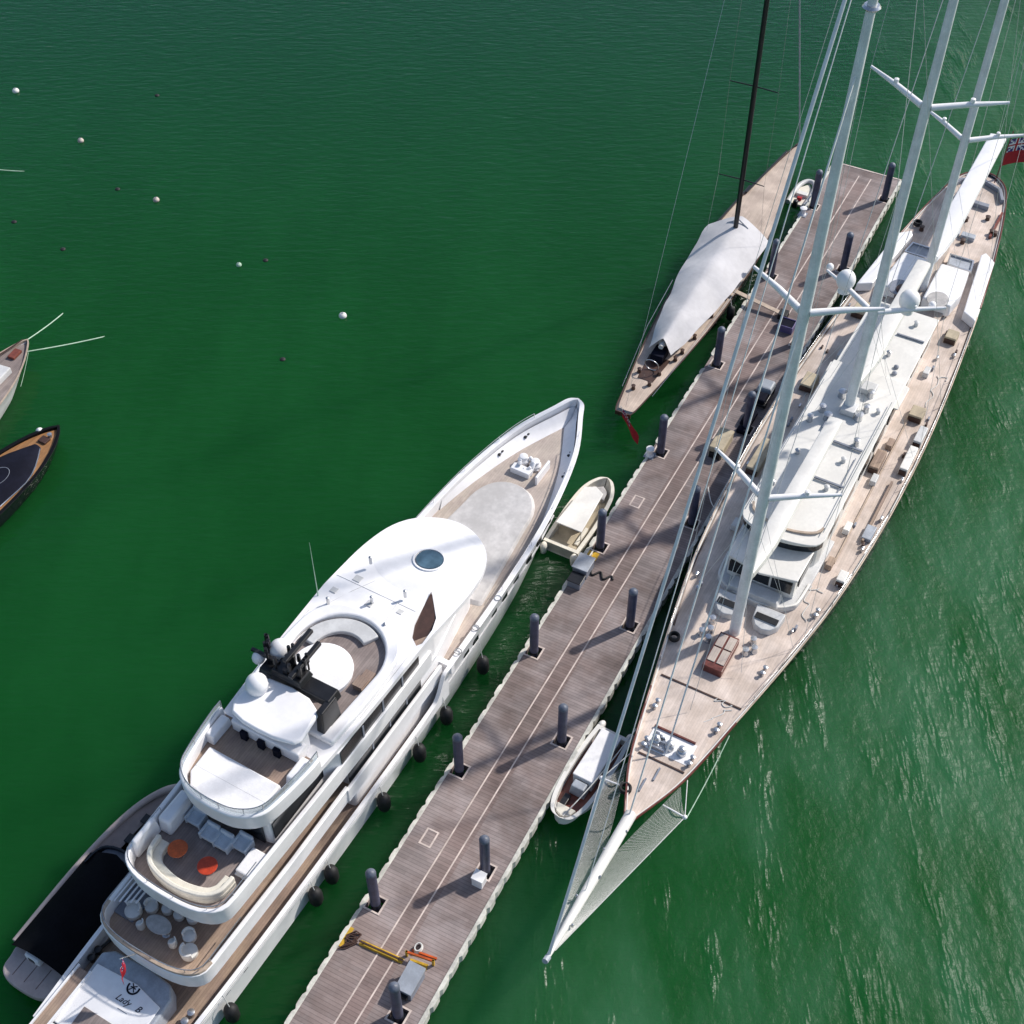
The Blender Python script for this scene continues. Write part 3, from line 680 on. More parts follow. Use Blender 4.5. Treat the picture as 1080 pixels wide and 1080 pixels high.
# radar mast, domes and hard top
b = MB(); b.box(-32.1, -31.1, -2.4, 2.3, 10.6, 11.15, top=.94)
b.box(-33.0, -31.4, -2.45, -1.95, 9.06, 11.1, top=.8).box(-32.2, -31.4, 1.3, 1.8, 9.06, 11.0, top=.8).box(-32.1, -31.0, -.6, 1.5, 11.15, 11.5, top=.85)
b.build('mast_arch', 'black', my, bevel=.06)
b = MB()
for y, x0, l, z in ((.55, -30.6, 2.4, 12.3), (-.15, -31.0, 2.6, 12.0)):
    b.box(x0 - l / 2, x0 + l / 2, y - .14, y + .14, z, z + .24)
    b.lathe((x0 - .6, y, 11.2), [(.2, 0), (.18, z - 11.2), (.05, z - 11.18)], 10)
b.build('radar_scanner', 'black', my, bevel=.04)
b = MB(); rr = random.Random(3)
for k in range(16):
    x, y = -31.5 + rr.uniform(-.7, .9), rr.uniform(-.4, 2.5)
    b.lathe((x, y, 11.0), [(.06, 0), (.06, .5 + rr.random() * .8), (.12, .6 + rr.random() * .5), (.1, 1.4)], 7)
b.box(-31.6, -31.4, 1.2, 3.0, 11.5, 11.65).box(-31.9, -31.1, .4, .7, 11.3, 11.8).build('mast_fitting', 'black', my)
for x, y in ((-30.7, 1.75), (-33.1, 1.5)):
    MB().dome((x, y, 11.35), .62, 22, 1.12, -.5).build('satellite_dome', 'white', my, smooth=60)
    MB().lathe((x, y, 9.07), [(.62, 0), (.4, 1.2), (.38, 2.0)], 14).build('dome_pedestal', 'white', my, smooth=40)
MB().dome((-31.6, 2.55, 11.2), .36, 14, 1.1).build('satellite_dome', 'white', my, smooth=60)
ht = [(-35.2, 0), (-35.15, -1.0), (-34.9, -2.1), (-34.5, -2.35), (-32.7, -2.15), (-32.2, -1.2), (-32.1, 0), (-32.2, 1.4), (-32.6, 2.1), (-34.3, 2.25), (-34.9, 1.9), (-35.15, 1)]
MB().prism(ht, 10.75, lambda x, y: 11.05 - .02 * y * y, .04).build('hard_top', 'white', my, bevel=.08, smooth=40)
for y in (-1.9, -.6, .7, 1.9): MB().box(-34.3, -33.7, y - .14, y + .14, 9.06, 10.8).build('hard_top_leg', 'white', my)
MB().box(-34.9, -34.1, -2.2, 2.1, 9.07, 9.95).build('bar_counter', 'white', my, bevel=.08)
for y in (-.9, .1, 1.2): MB().box(-35.15, -34.92, y - .2, y + .2, 9.07, 9.7).build('locker_door', 'navycover', my, bevel=.03)
for y, s in ((2.6, 1), (-2.55, -1)): MB().box(-36.2, -34.6, y - .3, y + .3, 9.07, 9.75, top=.85).build('side_locker', 'white', my, bevel=.08)
# port aft lockers and stair screens
MB().box(-40.6, -38.3, 2.1, 3.0, 6.62, 7.7, top=.85).build('side_locker', 'white', my, bevel=.15, smooth=40)
MB().box(-42.4, -40.5, 2.75, 3.1, 6.62, 8.0, top=.85).build('wing_screen', 'white', my, bevel=.12, smooth=40)
for i in range(5): MB().box(-44.4 + .12 * i, -42.3 + .12 * i, 3.02 - .26 * i, 3.1 - .26 * i, 5.15, 5.22).build('stair_rail', 'white', my)
MB().box(-44.6, -42.6, 1.9, 3.1, 4.292, 4.4).build('stair_landing', 'grey', my)
# main deck aft: tender garage with transom, emblem and script
gar = [(-50.3, -2.05), (-46.5, -2.0), (-45.9, -1.5), (-45.75, 0), (-45.9, 2.2), (-46.3, 2.75), (-50.3, 2.75)]
MB().prism(gar, 2.0, lambda x, y: 3.35 + .08 * (x + 46), .02).build('garage_hatch', 'greylight', my, bevel=.1, smooth=40)
hz = lambda x: 3.35 + .08 * (x + 46)
MB().prism([(-50.2, -1.75), (-47.1, -1.75), (-46.75, 0), (-46.9, 2.5), (-50.2, 2.5)], lambda x, y: hz(x) + .012, lambda x, y: hz(x) + .09, .01).build('garage_lid', 'white', my, bevel=.03)
MB().prism([(-50.25, -1.0), (-48.9, -1.0), (-48.9, 1.6), (-50.25, 1.6)], lambda x, y: hz(x) + .1, lambda x, y: hz(x) + .12).build('lid_deck', 'teakgrey', my)
ec = (-46.98, .05)
b = MB(); arc = [(ec[0] + .36 * math.cos(a), ec[1] + .36 * math.sin(a)) for a in [R(75 + 215 * i / 22) for i in range(23)]]
b.wall(arc, .09, 0, .02, closed=False)
for i in range(3): b.tube([(ec[0] - .18 + .16 * i, ec[1] - .14, .01), (ec[0] + .02 * i, ec[1] + .02, .012), (ec[0] - .2 + .18 * i, ec[1] + .16, .01)], .028, 6)
o = b.build('hull_emblem', 'navycover', my); o.location = (0, 0, 0)
for v in o.data.vertices: v.co.z += hz(v.co.x) + .095
def lettering(txt, x, y, size):
    cu = bpy.data.curves.new('lettering', 'FONT'); cu.body = txt; cu.size = size; cu.shear = .4; cu.extrude = .006; cu.resolution_u = 3
    o = bpy.data.objects.new('lettering_curve', cu); COL.objects.link(o)
    me = bpy.data.meshes.new_from_object(o.evaluated_get(bpy.context.evaluated_depsgraph_get()))
    bpy.data.objects.remove(o); bpy.data.curves.remove(cu)
    for v in me.vertices: px, py = v.co.x, v.co.y; v.co = (x + py, y - px, hz(x + py) + .1 + v.co.z)
    me.materials.clear(); me.materials.append(M['navycover'])
    q = bpy.data.objects.new('lettering', me); COL.objects.link(q); q.parent = my
lettering('Lady', -47.85, .55, .46); lettering('B', -47.85, -.7, .46)
MB().tube([(-48.15, .1, hz(-48.15) + .1), (-48.15, -.5, hz(-48.15) + .1)], .016, 5).build('underline', 'grey', my)
for y, s in ((3.2, 1), (-2.9, -1)):
    MB().box(-50.4, -46.2, y - .22, y + .22, 2.02, 2.2).build('side_step', 'teakbrown', my)
for x, y in ((-44.6, 3.3), (-46.4, 3.35), (-46.6, -2.9)):
    b = MB()
    for k in (-.25, .25): b.lathe((x + k, y, 2.02), [(.15, 0), (.13, .5), (.2, .6), (.08, .65)], 10)
    b.build('bollard', 'black' if y > 0 else 'steel', my, smooth=50)
MB().tube([(-46.6, 3.3, 2.35), (-45.9, 3.45, 2.2), (-45.2, 3.2, 2.3), (-44.3, 3.4, 2.35)], .09, 7).build('mooring_line', 'black', my, smooth=60)
b = MB(); b.box(-53.5, -47.5, 2.5, 3.2, 3.2, 3.3); b.build('passerelle', 'teakbrown', my)
for y in (2.47, 3.23): MB().box(-53.5, -47.4, y - .05, y + .05, 3.2, 3.42).build('passerelle_rail', 'white', my)
MB().tube([(-45.95, .2, 5.2), (-46.9, .2, 6.4)], .03, 6).build('flag_staff', 'steel', my)

# things carried by the motor yacht
def on_boat(fr, name, label, cat, u, v, z, rot=0., group=None): return thing(name, label, cat, fr.w(u, v, z), fr.a + rot, group)
t = on_boat(MF, 'ensign', 'small red ensign drooping over the stern of the motor yacht', 'flag', -46.8, -.2, 6.35, R(200))
flag('flag_cloth', t, 1.3, .8, droop=.9, cells=(20, 12))
t = on_boat(MF, 'sun_pad', 'large white sun pad covering the stern of the sun deck', 'sun pad', 0, 0, 0)
t.location = MF.w(-37.7, 0, 9.065)
MB().prism([(-1.35, -.9), (-1.1, -1.7), (-.4, -2.25), (1.2, -2.3), (1.25, 2.35), (-.4, 2.3), (-1.1, 1.75), (-1.35, .9)], 0, .42, .02).build('pad', 'cushion', t, bevel=.1, smooth=40)
MB().box(-.05, -.03, -2.2, 2.2, .415, .424).build('piping', 'grey_white', t)
t = on_boat(MF, 'tub_cover', 'round white hot tub cover in front of the black radar mast', 'tub cover', -29.6, -.15, 9.072)
MB().lathe((0, 0, 0), [(1.7, 0), (1.75, .35), (1.65, .45), (.05, .52)], 36).build('cover', 'cushion', t, smooth=40)
MB().torus((0, 0, .34), 1.72, .05, 36, 6).build('rim', 'white', t, smooth=60)
t = on_boat(MF, 'sofa', 'cream curved sofa along the stern of the bridge deck', 'sofa', -42.25, 0, 6.612)
arcp = [(1.2, 2.45), (.7, 2.42), (.2, 2.3), (-.35, 1.8), (-.65, .9), (-.75, 0), (-.65, -.9), (-.35, -1.8), (.2, -2.3), (.7, -2.42), (1.2, -2.45)]
arcp = smooth_st([(x, y) for x, y in arcp], 3)
MB().wall(arcp, .68, 0, .45, closed=False).build('seat', 'cream', t, bevel=.06, smooth=40)
MB().wall(arcp, .24, .452, .85, closed=False).build('backrest', 'cream', t, bevel=.06, smooth=40)
for i, (v, lab) in enumerate(((-1.12, 'orange round table in the sofa corner, the left one'), (.78, 'deep red orange round table in the sofa corner, the right one'))):
    t = on_boat(MF, 'round_table', lab, 'table', -41.15, v, 6.612, group='orange round tables by the sofa')
    MB().lathe((0, 0, .58), [(.5, 0), (.52, .04), (.5, .07), (.03, .075)], 26).build('table_top', 'orange' if i == 0 else 'redorange', t, smooth=40)
    MB().lathe((0, 0, 0), [(.26, 0), (.07, .05), (.06, .57)], 14).build('pedestal', 'steel', t, smooth=40)
def make_chair(lab, g):
    t = thing('lounge_chair', lab, 'chair', group=g)
    MB().box(-.38, .38, -.38, .38, .18, .42).build('seat', 'chairblue', t, bevel=.06)
    MB().box(.3, .46, -.4, .4, .2, .8).build('backrest', 'chairblue', t, bevel=.05)
    for s in (1, -1): MB().box(-.38, .38, s * .42 - .06, s * .42 + .06, .0, .58).build('armrest', 'chairblue', t, bevel=.04)
    return t
g = 'pale blue lounge chairs on the bridge deck'
ch = make_chair('pale blue lounge chair nearest the white port side locker', g); ch.location = MF.w(-39.2, -1.55, 6.612); ch.rotation_euler = (0, 0, MF.a)
for u, v, r, lab in ((-39.55, -.35, 0, 'pale blue lounge chair, left one of the middle pair'), (-39.6, .55, 0, 'pale blue lounge chair, right one of the middle pair'), (-39.2, 1.45, 0, 'pale blue lounge chair nearest the white square pad')):
    copy_thing(ch, MF.w(u, v, 6.612), MF.a + r, lab)
t = on_boat(MF, 'lounge_pad', 'white square lounge pad at the right end of the cream sofa', 'lounge pad', -39.85, 2.55, 6.612)
MB().box(-.75, .75, -.5, .5, 0, .5).build('pad', 'cushion', t, bevel=.08); MB().box(-.8, .8, -.55, .55, 0, .12).build('base', 'white', t)
t = on_boat(MF, 'oval_table', 'pale oval stone table in the middle of the upper aft deck', 'table', -44.2, -.35, 4.292)
MB().prism(circle(0, 0, .46, .74), .68, .76).build('table_top', 'stone', t, bevel=.02)
for s in (1, -1): MB().lathe((0, s * .32, 0), [(.22, 0), (.08, .06), (.08, .68)], 12).build('pedestal', 'steel', t, smooth=40)
g = 'rounded pale deck chairs on the upper aft deck'
def make_pouf(lab):
    t = thing('tub_chair', lab, 'chair', group=g)
    MB().lathe((0, 0, 0), [(.36, 0), (.44, .12), (.44, .4), (.3, .46), (.02, .47)], 20).build('seat', 'white_warm', t, smooth=50)
    MB().wall(circle(0, 0, .45, n=14, a0=-1.5, a1=1.5), .12, .3, .72, closed=False).build('backrest', 'white_warm', t, bevel=.03)
    return t
spots = [((142, 962), 'large pale round chair at the left end of the oval table'), ((159, 956), 'round bluish chair behind the left end of the oval table'), ((150, 975), 'small pale chair against the left tip of the oval table'),
         ((183, 992), 'small pale chair against the right tip of the oval table'), ((200, 986), 'pale chair behind the right end of the oval table'), ((197, 1000), 'large pale round chair nearest the stern rail'),
         ((188, 964), 'pale chair under the overhang, the middle one of three'), ((203, 967), 'pale chair under the overhang, the right one of three'), ((176, 957), 'pale chair under the overhang, the left one of three')]
uv = [(-44.15, -2.15), (-43.5, -1.5), (-44.55, -1.35), (-44.5, .68), (-43.8, 1.2), (-44.45, 1.7), (-43.15, .0), (-42.95, .7), (-43.2, -.72)]
sizes = [1.0, .78, .52, .52, .78, 1.0, .66, .66, .66]
p0 = None
for (px, lab), (u, v), k in zip(spots, uv, sizes):
    if p0 is None: p0 = c = make_pouf(lab); c.location = MF.w(u, v, 4.292); c.rotation_euler = (0, 0, MF.a)
    else: c = copy_thing(p0, MF.w(u, v, 4.292), MF.a + k * 9, lab)
    c.scale = (k, k, 1)
# fenders between the yacht and the jetty
g = 'black fenders hanging along the right side of the motor yacht'
fl = ['topmost black fender, below the portholes of the motor yacht', 'second black fender from the bow of the motor yacht', 'third black fender from the bow of the motor yacht', 'fourth black fender from the bow of the motor yacht',
      'upper one of the close pair of black fenders', 'lower one of the close pair of black fenders', 'black fender nearest the bottom edge of the photo']
f0 = None
for u, lab in zip((-19.7, -24.0, -27.0, -30.8, -36.0, -37.5, -44.9), fl):
    y = 3.98
    if f0 is None:
        f0 = c = thing('fender', lab, 'fender', group=g)
        MB().lathe((0, 0, 0), [(.1, -.75), (.32, -.6), (.4, -.3), (.4, .3), (.32, .6), (.1, .75)], 16).build('fender_body', 'rubber', c, smooth=60)
        MB().tube([(0, 0, .7), (0, .25, 2.2)], .025, 6).build('lanyard', 'rope', c)
        c.location = MF.w(u, y, .75); c.rotation_euler = (0, 0, MF.a)
    else: copy_thing(f0, MF.w(u, y, .75), MF.a, lab)

# ------------------------------------------------------------------ the three masted schooner
SF = Frame(6.199, 37.372, -118.9)
sc_ = thing('schooner', 'three masted sailing schooner with white deckhouses and long bowsprit moored right of the jetty', 'schooner', SF.w(0, 0), SF.a)
st = [(.25, .04, 3.6, -3.5, .02), (-.5, .35, 3.58, -4, .1), (-3.4, 1.5, 3.48, -6, .7), (-6.2, 2.18, 3.4, -8.2, 1.3), (-9.0, 2.72, 3.33, -10.5, 1.9), (-12.2, 3.35, 3.26, -13, 2.6), (-16, 4.05, 3.2, -16.4, 3.4), (-20, 4.65, 3.14, -20, 4.1),
      (-25, 5.1, 3.1, -25, 4.7), (-30, 5.35, 3.06, -30, 5.05), (-36, 5.4, 3.05, -36, 5.1), (-42, 5.2, 3.06, -42, 4.9), (-48, 4.85, 3.08, -48, 4.5), (-54, 4.4, 3.14, -53, 3.9), (-60, 3.7, 3.2, -57.5, 2.9), (-65, 2.95, 3.28, -61.5, 1.8), (-68.6, 2.1, 3.36, -64, .9), (-70.0, 1.1, 3.4, -65, .4), (-70.4, .06, 3.42, -65.3, .1)]
h, ss = hull(st, .03, closed_stern=False)
h.build('hull', 'darkhull', sc_, smooth=50)
DZ = lambda x: 2.95 + .0 * x + max(0, (x + 16) / 16) * .35 + max(0, (-50 - x) / 20) * .3
rl, dk = hull_inside(ss, .16, DZ)
rl.build('bulwark', 'white_warm', sc_, smooth=40)
dk.build('deck', 'teakpale', sc_)
def sch_hb(x):
    return min(ss, key=lambda q: abs(q[0] - x))[1]
def rail_run(x0, x1, inset, z, r, mat, name, sides=(1, -1)):
    for sg in sides:
        pts = [(q[0], sg * max(q[1] - inset, .01), q[2] + z) for q in ss if x1 <= q[0] <= x0]
        MB().tube(pts, r, 6).build(name, mat, sc_, smooth=60)
rail_run(.3, -9.5, .02, .03, .07, 'mahogany', 'bow_cap_rail')
rail_run(-9, -52, .03, .05, .055, 'caprail', 'cap_rail')
rail_run(-52, -70.4, .03, .05, .07, 'mahogany', 'stern_cap_rail')
rail_run(-10, -50, .1, .62, .018, 'steel', 'life_line')
for sg in (1, -1):
    for x in range(-50, -9, 3):
        y = sg * (sch_hb(x) - .1); MB().tube([(x, y, 3.0), (x, y, 3.7)], .02, 5).build('stanchion', 'steel', sc_)
# waterways: pale margin along the deck edge, and deck seams across
for x in (-4.6, -10.2): MB().box(x - .05, x + .05, -sch_hb(x) + .4, sch_hb(x) - .4, DZ(x) + .03, DZ(x) + .075).build('deck_coaming', 'darkwood', sc_)
# foredeck gear
b = MB()
for y in (-.85, 0, .75): b.lathe((-5.7, y, DZ(-5.7)), [(.3, .03), (.28, .3), (.16, .4), (.2, .6), (.05, .65)], 14)
for i in range(9): b.box(-6.3 + .13 * i, -6.2 + .13 * i, -1.1 + .2 * (i % 4), -.8 + .22 * (i % 5), DZ(-6) + .03, DZ(-6) + .25 + .05 * (i % 3))
b.build('anchor_windlass', 'steel', sc_, bevel=.02)
MB().box(-6.6, -5.1, -1.35, 1.35, DZ(-6) + .022, DZ(-6) + .05).build('windlass_bed', 'white', sc_)
MB().box(-6.7, -6.6, -1.35, 1.2, DZ(-6) + .03, DZ(-6) + .18).build('windlass_board', 'mahogany', sc_)
for x, y in ((-3.6, .1), (-2.6, -.3)): MB().box(x - .6, x + .3, y - .05, y + .05, DZ(x) + .02, DZ(x) + .12).build('chain_stopper', 'grey', sc_)
for x, v in ((-8.2, -1.9), (-8.0, 1.9), (-13.3, -2.7), (-5.3, 1.35), (-5.4, -1.45), (-17.5, 3.3), (-19, -3.9)):
    b = MB()
    for k in (-.22, .22): b.lathe((x + k, -v, DZ(x)), [(.12, .02), (.1, .3), (.15, .36), (.05, .4)], 9)
    b.build('bollard', 'steel', sc_, smooth=50)
# red varnished fore hatch with two pale lids
MB().box(-14.5, -11.7, -.62, .62, DZ(-13), DZ(-13) + .62).build('fore_hatch', 'mahogany', sc_, bevel=.03)
for x0, x1 in ((-14.35, -13.35), (-13.25, -12.15)):
    for y in (-.3, .3): MB().box(x0, x1, y - .24, y + .24, DZ(-13) + .625, DZ(-13) + .68).build('hatch_lid', 'teak', sc_, bevel=.02)
# winches round the fore mast
for x, v in ((-14.6, 1.3), (-14.2, 1.7), (-15.4, 1.5), (-15.1, -1.3), (-14.5, -1.6), (-14.1, -1.2), (-13.9, 1.15)):
    MB().lathe((x, -v, DZ(x)), [(.24, .02), (.2, .2), (.14, .3), (.2, .5), (.05, .52)], 12).build('winch', 'steel', sc_, smooth=50)
# low fore coach house with two skylights
fc = [(-25, -2.9), (-19.6, -2.75), (-18.5, -2.35), (-17.9, -1.3), (-17.75, 0), (-17.9, 1.3), (-18.5, 2.35), (-19.6, 2.75), (-25, 2.9)]
fcs = [(x, y) for x, y in smooth_st(fc, 4)]
MB().prism(fcs, 2.9, 3.32).build('fore_coach_house', 'grey_white', sc_, bevel=.05, smooth=40)
MB().wall([p for p in fcs if p[0] > -21], .14, 3.325, 3.44, closed=False).build('breakwater_rail', 'white_warm', sc_, bevel=.02)
for v in (1.05, -1.45):
    MB().prism([(-17.6, -v - .95), (-17.6, -v + .95), (-16.6, -v + .85), (-16.1, -v + .5), (-15.95, -v), (-16.1, -v - .5), (-16.6, -v - .85)], DZ(-17), lambda x, y: DZ(-17) + .62 - .12 * (x + 17), .02).build('skylight_box', 'grey_white', sc_, bevel=.05, smooth=40)
    MB().box(-17.0, -16.55, -v - .72, -v + .72, DZ(-17) + .615, DZ(-17) + .66).build('skylight_glass', 'black', sc_)
# lounge and main deckhouse
lg = [(-26, -2.3), (-19.2, -2.2), (-19.0, -1.0), (-18.95, 0), (-19.0, 1.0), (-19.2, 2.2), (-26, 2.3)]
MB().prism(lg, 3.3, 5.0, .0).build('lounge', 'white_warm', sc_)
MB().prism([(-26, -2.45), (-19.1, -2.3), (-18.6, 0), (-19.1, 2.3), (-26, 2.45)], 5.005, 5.18).build('lounge_roof', 'roof_white', sc_, bevel=.05)
for y0, y1 in ((-2.05, -.75), (-.6, .6), (.75, 2.05)): MB().box(-19.15, -18.93, y0, y1, 3.95, 4.8).build('lounge_window', 'glass', sc_)
MB().box(-18.9, -17.9, -1.7, 1.7, 3.33, 3.85, top=.92).build('front_settee', 'grey_white', sc_, bevel=.06)
for sg in (1, -1): MB().box(-24, -19.8, sg * 2.26 - .03, sg * 2.26 + .05, 3.9, 4.75).build('lounge_window', 'glass', sc_)
mh = [(-38.6, -2.6), (-22.4, -2.75), (-21.6, -2.4), (-21.1, -1.3), (-20.9, 0), (-21.1, 1.3), (-21.6, 2.4), (-22.4, 2.75), (-38.6, 2.6)]
mhs = smooth_st(mh[1:-1], 3); mhs = [mh[0]] + mhs + [mh[-1]]
MB().prism([(x - .5 if x > -30 else x, y * .94) for x, y in mhs], 2.9, 5.9).build('main_deckhouse', 'white_warm', sc_)
MB().prism(mhs, 5.905, lambda x, y: 6.2 - .025 * y * y, .0).build('main_roof', 'roof_white', sc_, bevel=.08, smooth=40)
vis = [(x - .25, y * .985) for x, y in mhs[2:-2]]
MB().wall(vis, .06, 5.2, 5.84, closed=False).build('wheelhouse_window', 'glass', sc_)
MB().wall([p for p in [(x - .9, y * .9) for x, y in mhs[2:-2]] if p[0] > -23.2], .16, 6.1, 6.2, closed=False).build('roof_brow', 'caprail', sc_)
for sg in (1, -1):
    for x in range(-37, -24, 3): MB().box(x - 1.0, x + 1.0, sg * 2.5 - .04, sg * 2.5 + .08, 4.2, 5.1).build('deckhouse_window', 'glass', sc_)
for x, y, sx, sy in ((-24.4, -.2, .35, .4), (-32.0, -.45, .5, .45)): MB().box(x - sx, x + sx, y - sy, y + sy, 6.16, 6.28).build('roof_hatch', 'grey', sc_, bevel=.02)
for x in (-30.7, -27.0): MB().box(x - .07, x + .07, .1, 2.2, 6.1, 6.22).build('roof_track', 'grey', sc_)
MB().box(-29.9, -26, 2.0, 2.06, 6.08, 6.14).build('roof_track', 'grey', sc_)
# aft deckhouse and roof
MB().box(-47.0, -37.8, -2.35, 2.35, 2.9, 5.2).build('aft_deckhouse', 'white_warm', sc_)
MB().prism([(-47.2, -2.5), (-39.2, -2.55), (-39.1, -2.9), (-36.6, -2.85), (-36.6, 2.85), (-39.1, 2.9), (-39.2, 2.55), (-47.2, 2.5)], 5.205, lambda x, y: 5.48 - .02 * y * y).build('aft_roof', 'roof_white', sc_, bevel=.06, smooth=40)
for x in (-44.1,): MB().box(x - .06, x + .06, .3, 2.3, 5.38, 5.5).build('roof_track', 'grey', sc_)
for x, y in ((-40.6, 1.4), (-39.9, 1.5)): MB().lathe((x, y, 5.4), [(.18, 0), (.18, .12), (.05, .2)], 10).build('roof_vent', 'grey', sc_)
for sg in (1, -1):
    for x in (-45, -42.6, -40.2): MB().box(x - .8, x + .8, sg * 2.36 - .03, sg * 2.36 + .05, 3.9, 4.8).build('deckhouse_window', 'glass', sc_)
# machinery and winches round the main mast
for x, v, s in ((-32.6, .9, .3), (-33.2, 1.5, .25), (-33.6, -.9, .32), (-34.6, -1.1, .25), (-35.2, .8, .3), (-36.1, -.9, .25), (-31.2, -1.6, .22), (-31.9, 1.9, .22)):
    MB().lathe((x, -v, 6.0), [(s, 0), (s * .8, .35), (s, .55), (.05, .6)], 12).build('winch', 'steel', sc_, smooth=50)
for x, v in ((-36.6, -.6), (-34.0, -.1)): MB().box(x - .5, x + .5, -v - .5, -v + .5, 6.05, 6.5).build('mast_box', 'grey_white', sc_, bevel=.06)
# cockpit: white coaming sides, round seats and frames
for sg in (1, -1):
    MB().prism([(-50.3, sg * 4.65), (-58.2, sg * 3.95), (-59.1, sg * 3.0), (-58.6, sg * 2.75), (-51.0, sg * 3.55)], 3.0, 3.75, .02).build('cockpit_wing', 'white', sc_, bevel=.08)
    MB().prism([(-50.6, sg * .35), (-50.6, sg * 2.6), (-52.5, sg * 2.9), (-55.6, sg * 2.65), (-55.6, sg * .35)], 3.1, 4.15, .04).build('cockpit_sofa', 'white', sc_, bevel=.12, smooth=40)
    MB().prism(circle(-50.95, sg * 1.5, .95, .8), 4.16, 4.22).build('round_seat', 'grey' if sg < 0 else 'stone', sc_)
    for x0 in (-57.6,):
        b = MB(); b.wall([(x0, sg * .55), (x0 + 1.5, sg * .75), (x0 + 1.5, sg * 2.7), (x0, sg * 2.5)] if sg > 0 else [(x0, sg * 2.5), (x0 + 1.5, sg * 2.7), (x0 + 1.5, sg * .75), (x0, sg * .55)], .13, 3.5, 3.75).build('skylight_frame', 'steel', sc_)
        MB().prism([(x0 + .12, sg * .65), (x0 + 1.38, sg * .85), (x0 + 1.38, sg * 2.55), (x0 + .12, sg * 2.4)], 3.05, 3.6).build('cockpit_skylight', 'greylight', sc_)
MB().box(-58.5, -50.4, -.3, .3, 3.0, 3.6).build('cockpit_divider', 'teak', sc_)
MB().box(-50.6, -47.6, -2.2, 2.2, 3.0, 3.35).build('cockpit_sole', 'teak', sc_)
MB().lathe((-50.8, -1.0, 3.4), [(.7, 0), (.7, .9), (.1, 1.1)], 16).build('binnacle', 'darkwood', sc_, smooth=40)
# aft deck seats and hatches
MB().prism([(-65.9, -1.45), (-65.4, -1.5), (-65.3, 1.5), (-65.8, 1.45)], 3.2, 3.6).build('aft_bench', 'grey', sc_, bevel=.04)
MB().wall([(-66.8, -2.1), (-68.2, -1.5), (-68.9, 0), (-68.2, 1.5), (-66.8, 2.1)], .28, 3.25, 3.62, closed=False).build('stern_bench', 'grey', sc_, bevel=.04)
for x, v in ((-61.0, .15), (-61.0, -1.1)): MB().box(x - .3, x + .3, -v - .55, -v + .55, 3.1, 3.5).build('aft_hatch', 'greylight', sc_, bevel=.04)
for x, v in ((-62.6, .5), (-63.2, -.3), (-60.2, -.9), (-60.3, 2.5), (-64.2, -1.8), (-62.5, -2.6), (-64.8, 1.8), (-62.4, -2.9)):
    MB().lathe((x, -v, 3.1), [(.2, 0), (.16, .25), (.22, .42), (.05, .45)], 10).build('winch', 'darkwood', sc_, smooth=50)
MB().box(-65.5, -61.8, 2.55, 2.75, 3.12, 3.4).build('stern_bulwark', 'brownred', sc_)
rr = random.Random(11)
for k in range(26): # cleats, pad eyes and blocks on the side decks
    x = rr.uniform(-49, -17); sg = rr.choice((1, -1)); y = sg * (sch_hb(x) - rr.choice((.45, .6, 1.1, 1.7)))
    MB().box(x - .16, x + .16, y - .07, y + .07, 2.97, 3.12 + .2 * rr.random()).build('deck_cleat', rr.choice(('steel', 'darkwood', 'grey')), sc_, bevel=.02)
for x, y in ((-23.2, 3.25), (-26.6, 3.2), (-31.6, 3.3), (-35.4, 3.15), (-43.8, 3.1), (-23.4, -3.3), (-28.4, -3.2), (-42.6, -3.0)): MB().box(x - .45, x + .45, y - .22, y + .22, 2.97, 3.4, top=.92).build('vent_box', rr.choice(('grey_white', 'teakbrown', 'white_warm')), sc_, bevel=.04)
for x, y in ((-26.4, 1.3), (-28.6, -1.5), (-29.3, 1.4), (-34.8, 1.9), (-37.8, -1.8), (-42.3, -1.2), (-45.7, 1.2), (-25.2, -1.9), (-41.6, .5)): MB().lathe((x, y, 5.4 if x < -36.6 else 6.05), [(.16, 0), (.13, .25), (.2, .32), (.05, .42)], 10).build('roof_vent', rr.choice(('steel', 'grey_white')), sc_, smooth=50)
for sg in (1, -1):
    MB().tube([(-22.6, sg * 2.45, 6.28)] + [(x, sg * 2.42, 6.3) for x in (-27, -32, -36)], .03, 5).build('roof_rail', 'steel', sc_, smooth=60)
    MB().tube([(x, sg * (sch_hb(x) - .16), 2.98) for x in range(-52, -12, 2)], .09, 5).build('waterway', 'darkwood', sc_, smooth=60)
# side deck lockers and davit boxes (built in)
for x, v, lx, ly, m in ((-48.4, -3.55, .55, .45, 'tan'), (-39.1, -3.85, .6, .5, 'tan'), (-33.3, -2.95, 1.0, .35, 'teakbrown'), (-34.4, -4.75, 1.3, .3, 'white_warm'), (-37.0, -4.75, .9, .3, 'grey_white'),
                        (-38.6, 3.95, .8, .5, 'tan'), (-48.2, 3.4, .8, .55, 'tan'), (-29.9, 4.2, 1.7, .45, 'tan'), (-22.3, -4.35, .5, .3, 'white_warm')):
    MB().box(x - lx, x + lx, -v - ly, -v + ly, 2.96, 3.55, top=.94).build('deck_locker', m, sc_, bevel=.05)
    MB().box(x - lx - .03, x - lx + .05, -v - ly + .05, -v + ly - .05, 3.0, 3.4).build('locker_door', 'darkwood', sc_)
    MB().box(x + lx * .96 - .02, x + lx + .04, -v - ly + .05, -v + ly - .05, 3.0, 3.4).build('locker_door', 'darkwood', sc_)
MB().box(-27.5, -26.2, 4.25, 4.9, 2.97, 3.3).build('boarding_gate', 'greylight', sc_, bevel=.05)
MB().box(-32, -26, 4.35, 4.5, 2.97, 3.25).build('boarding_ladder', 'teakbrown', sc_)
MB().box(-38.5, -23.5, 3.4, 3.5, 2.965, 3.08).build('genoa_track', 'caprail', sc_)
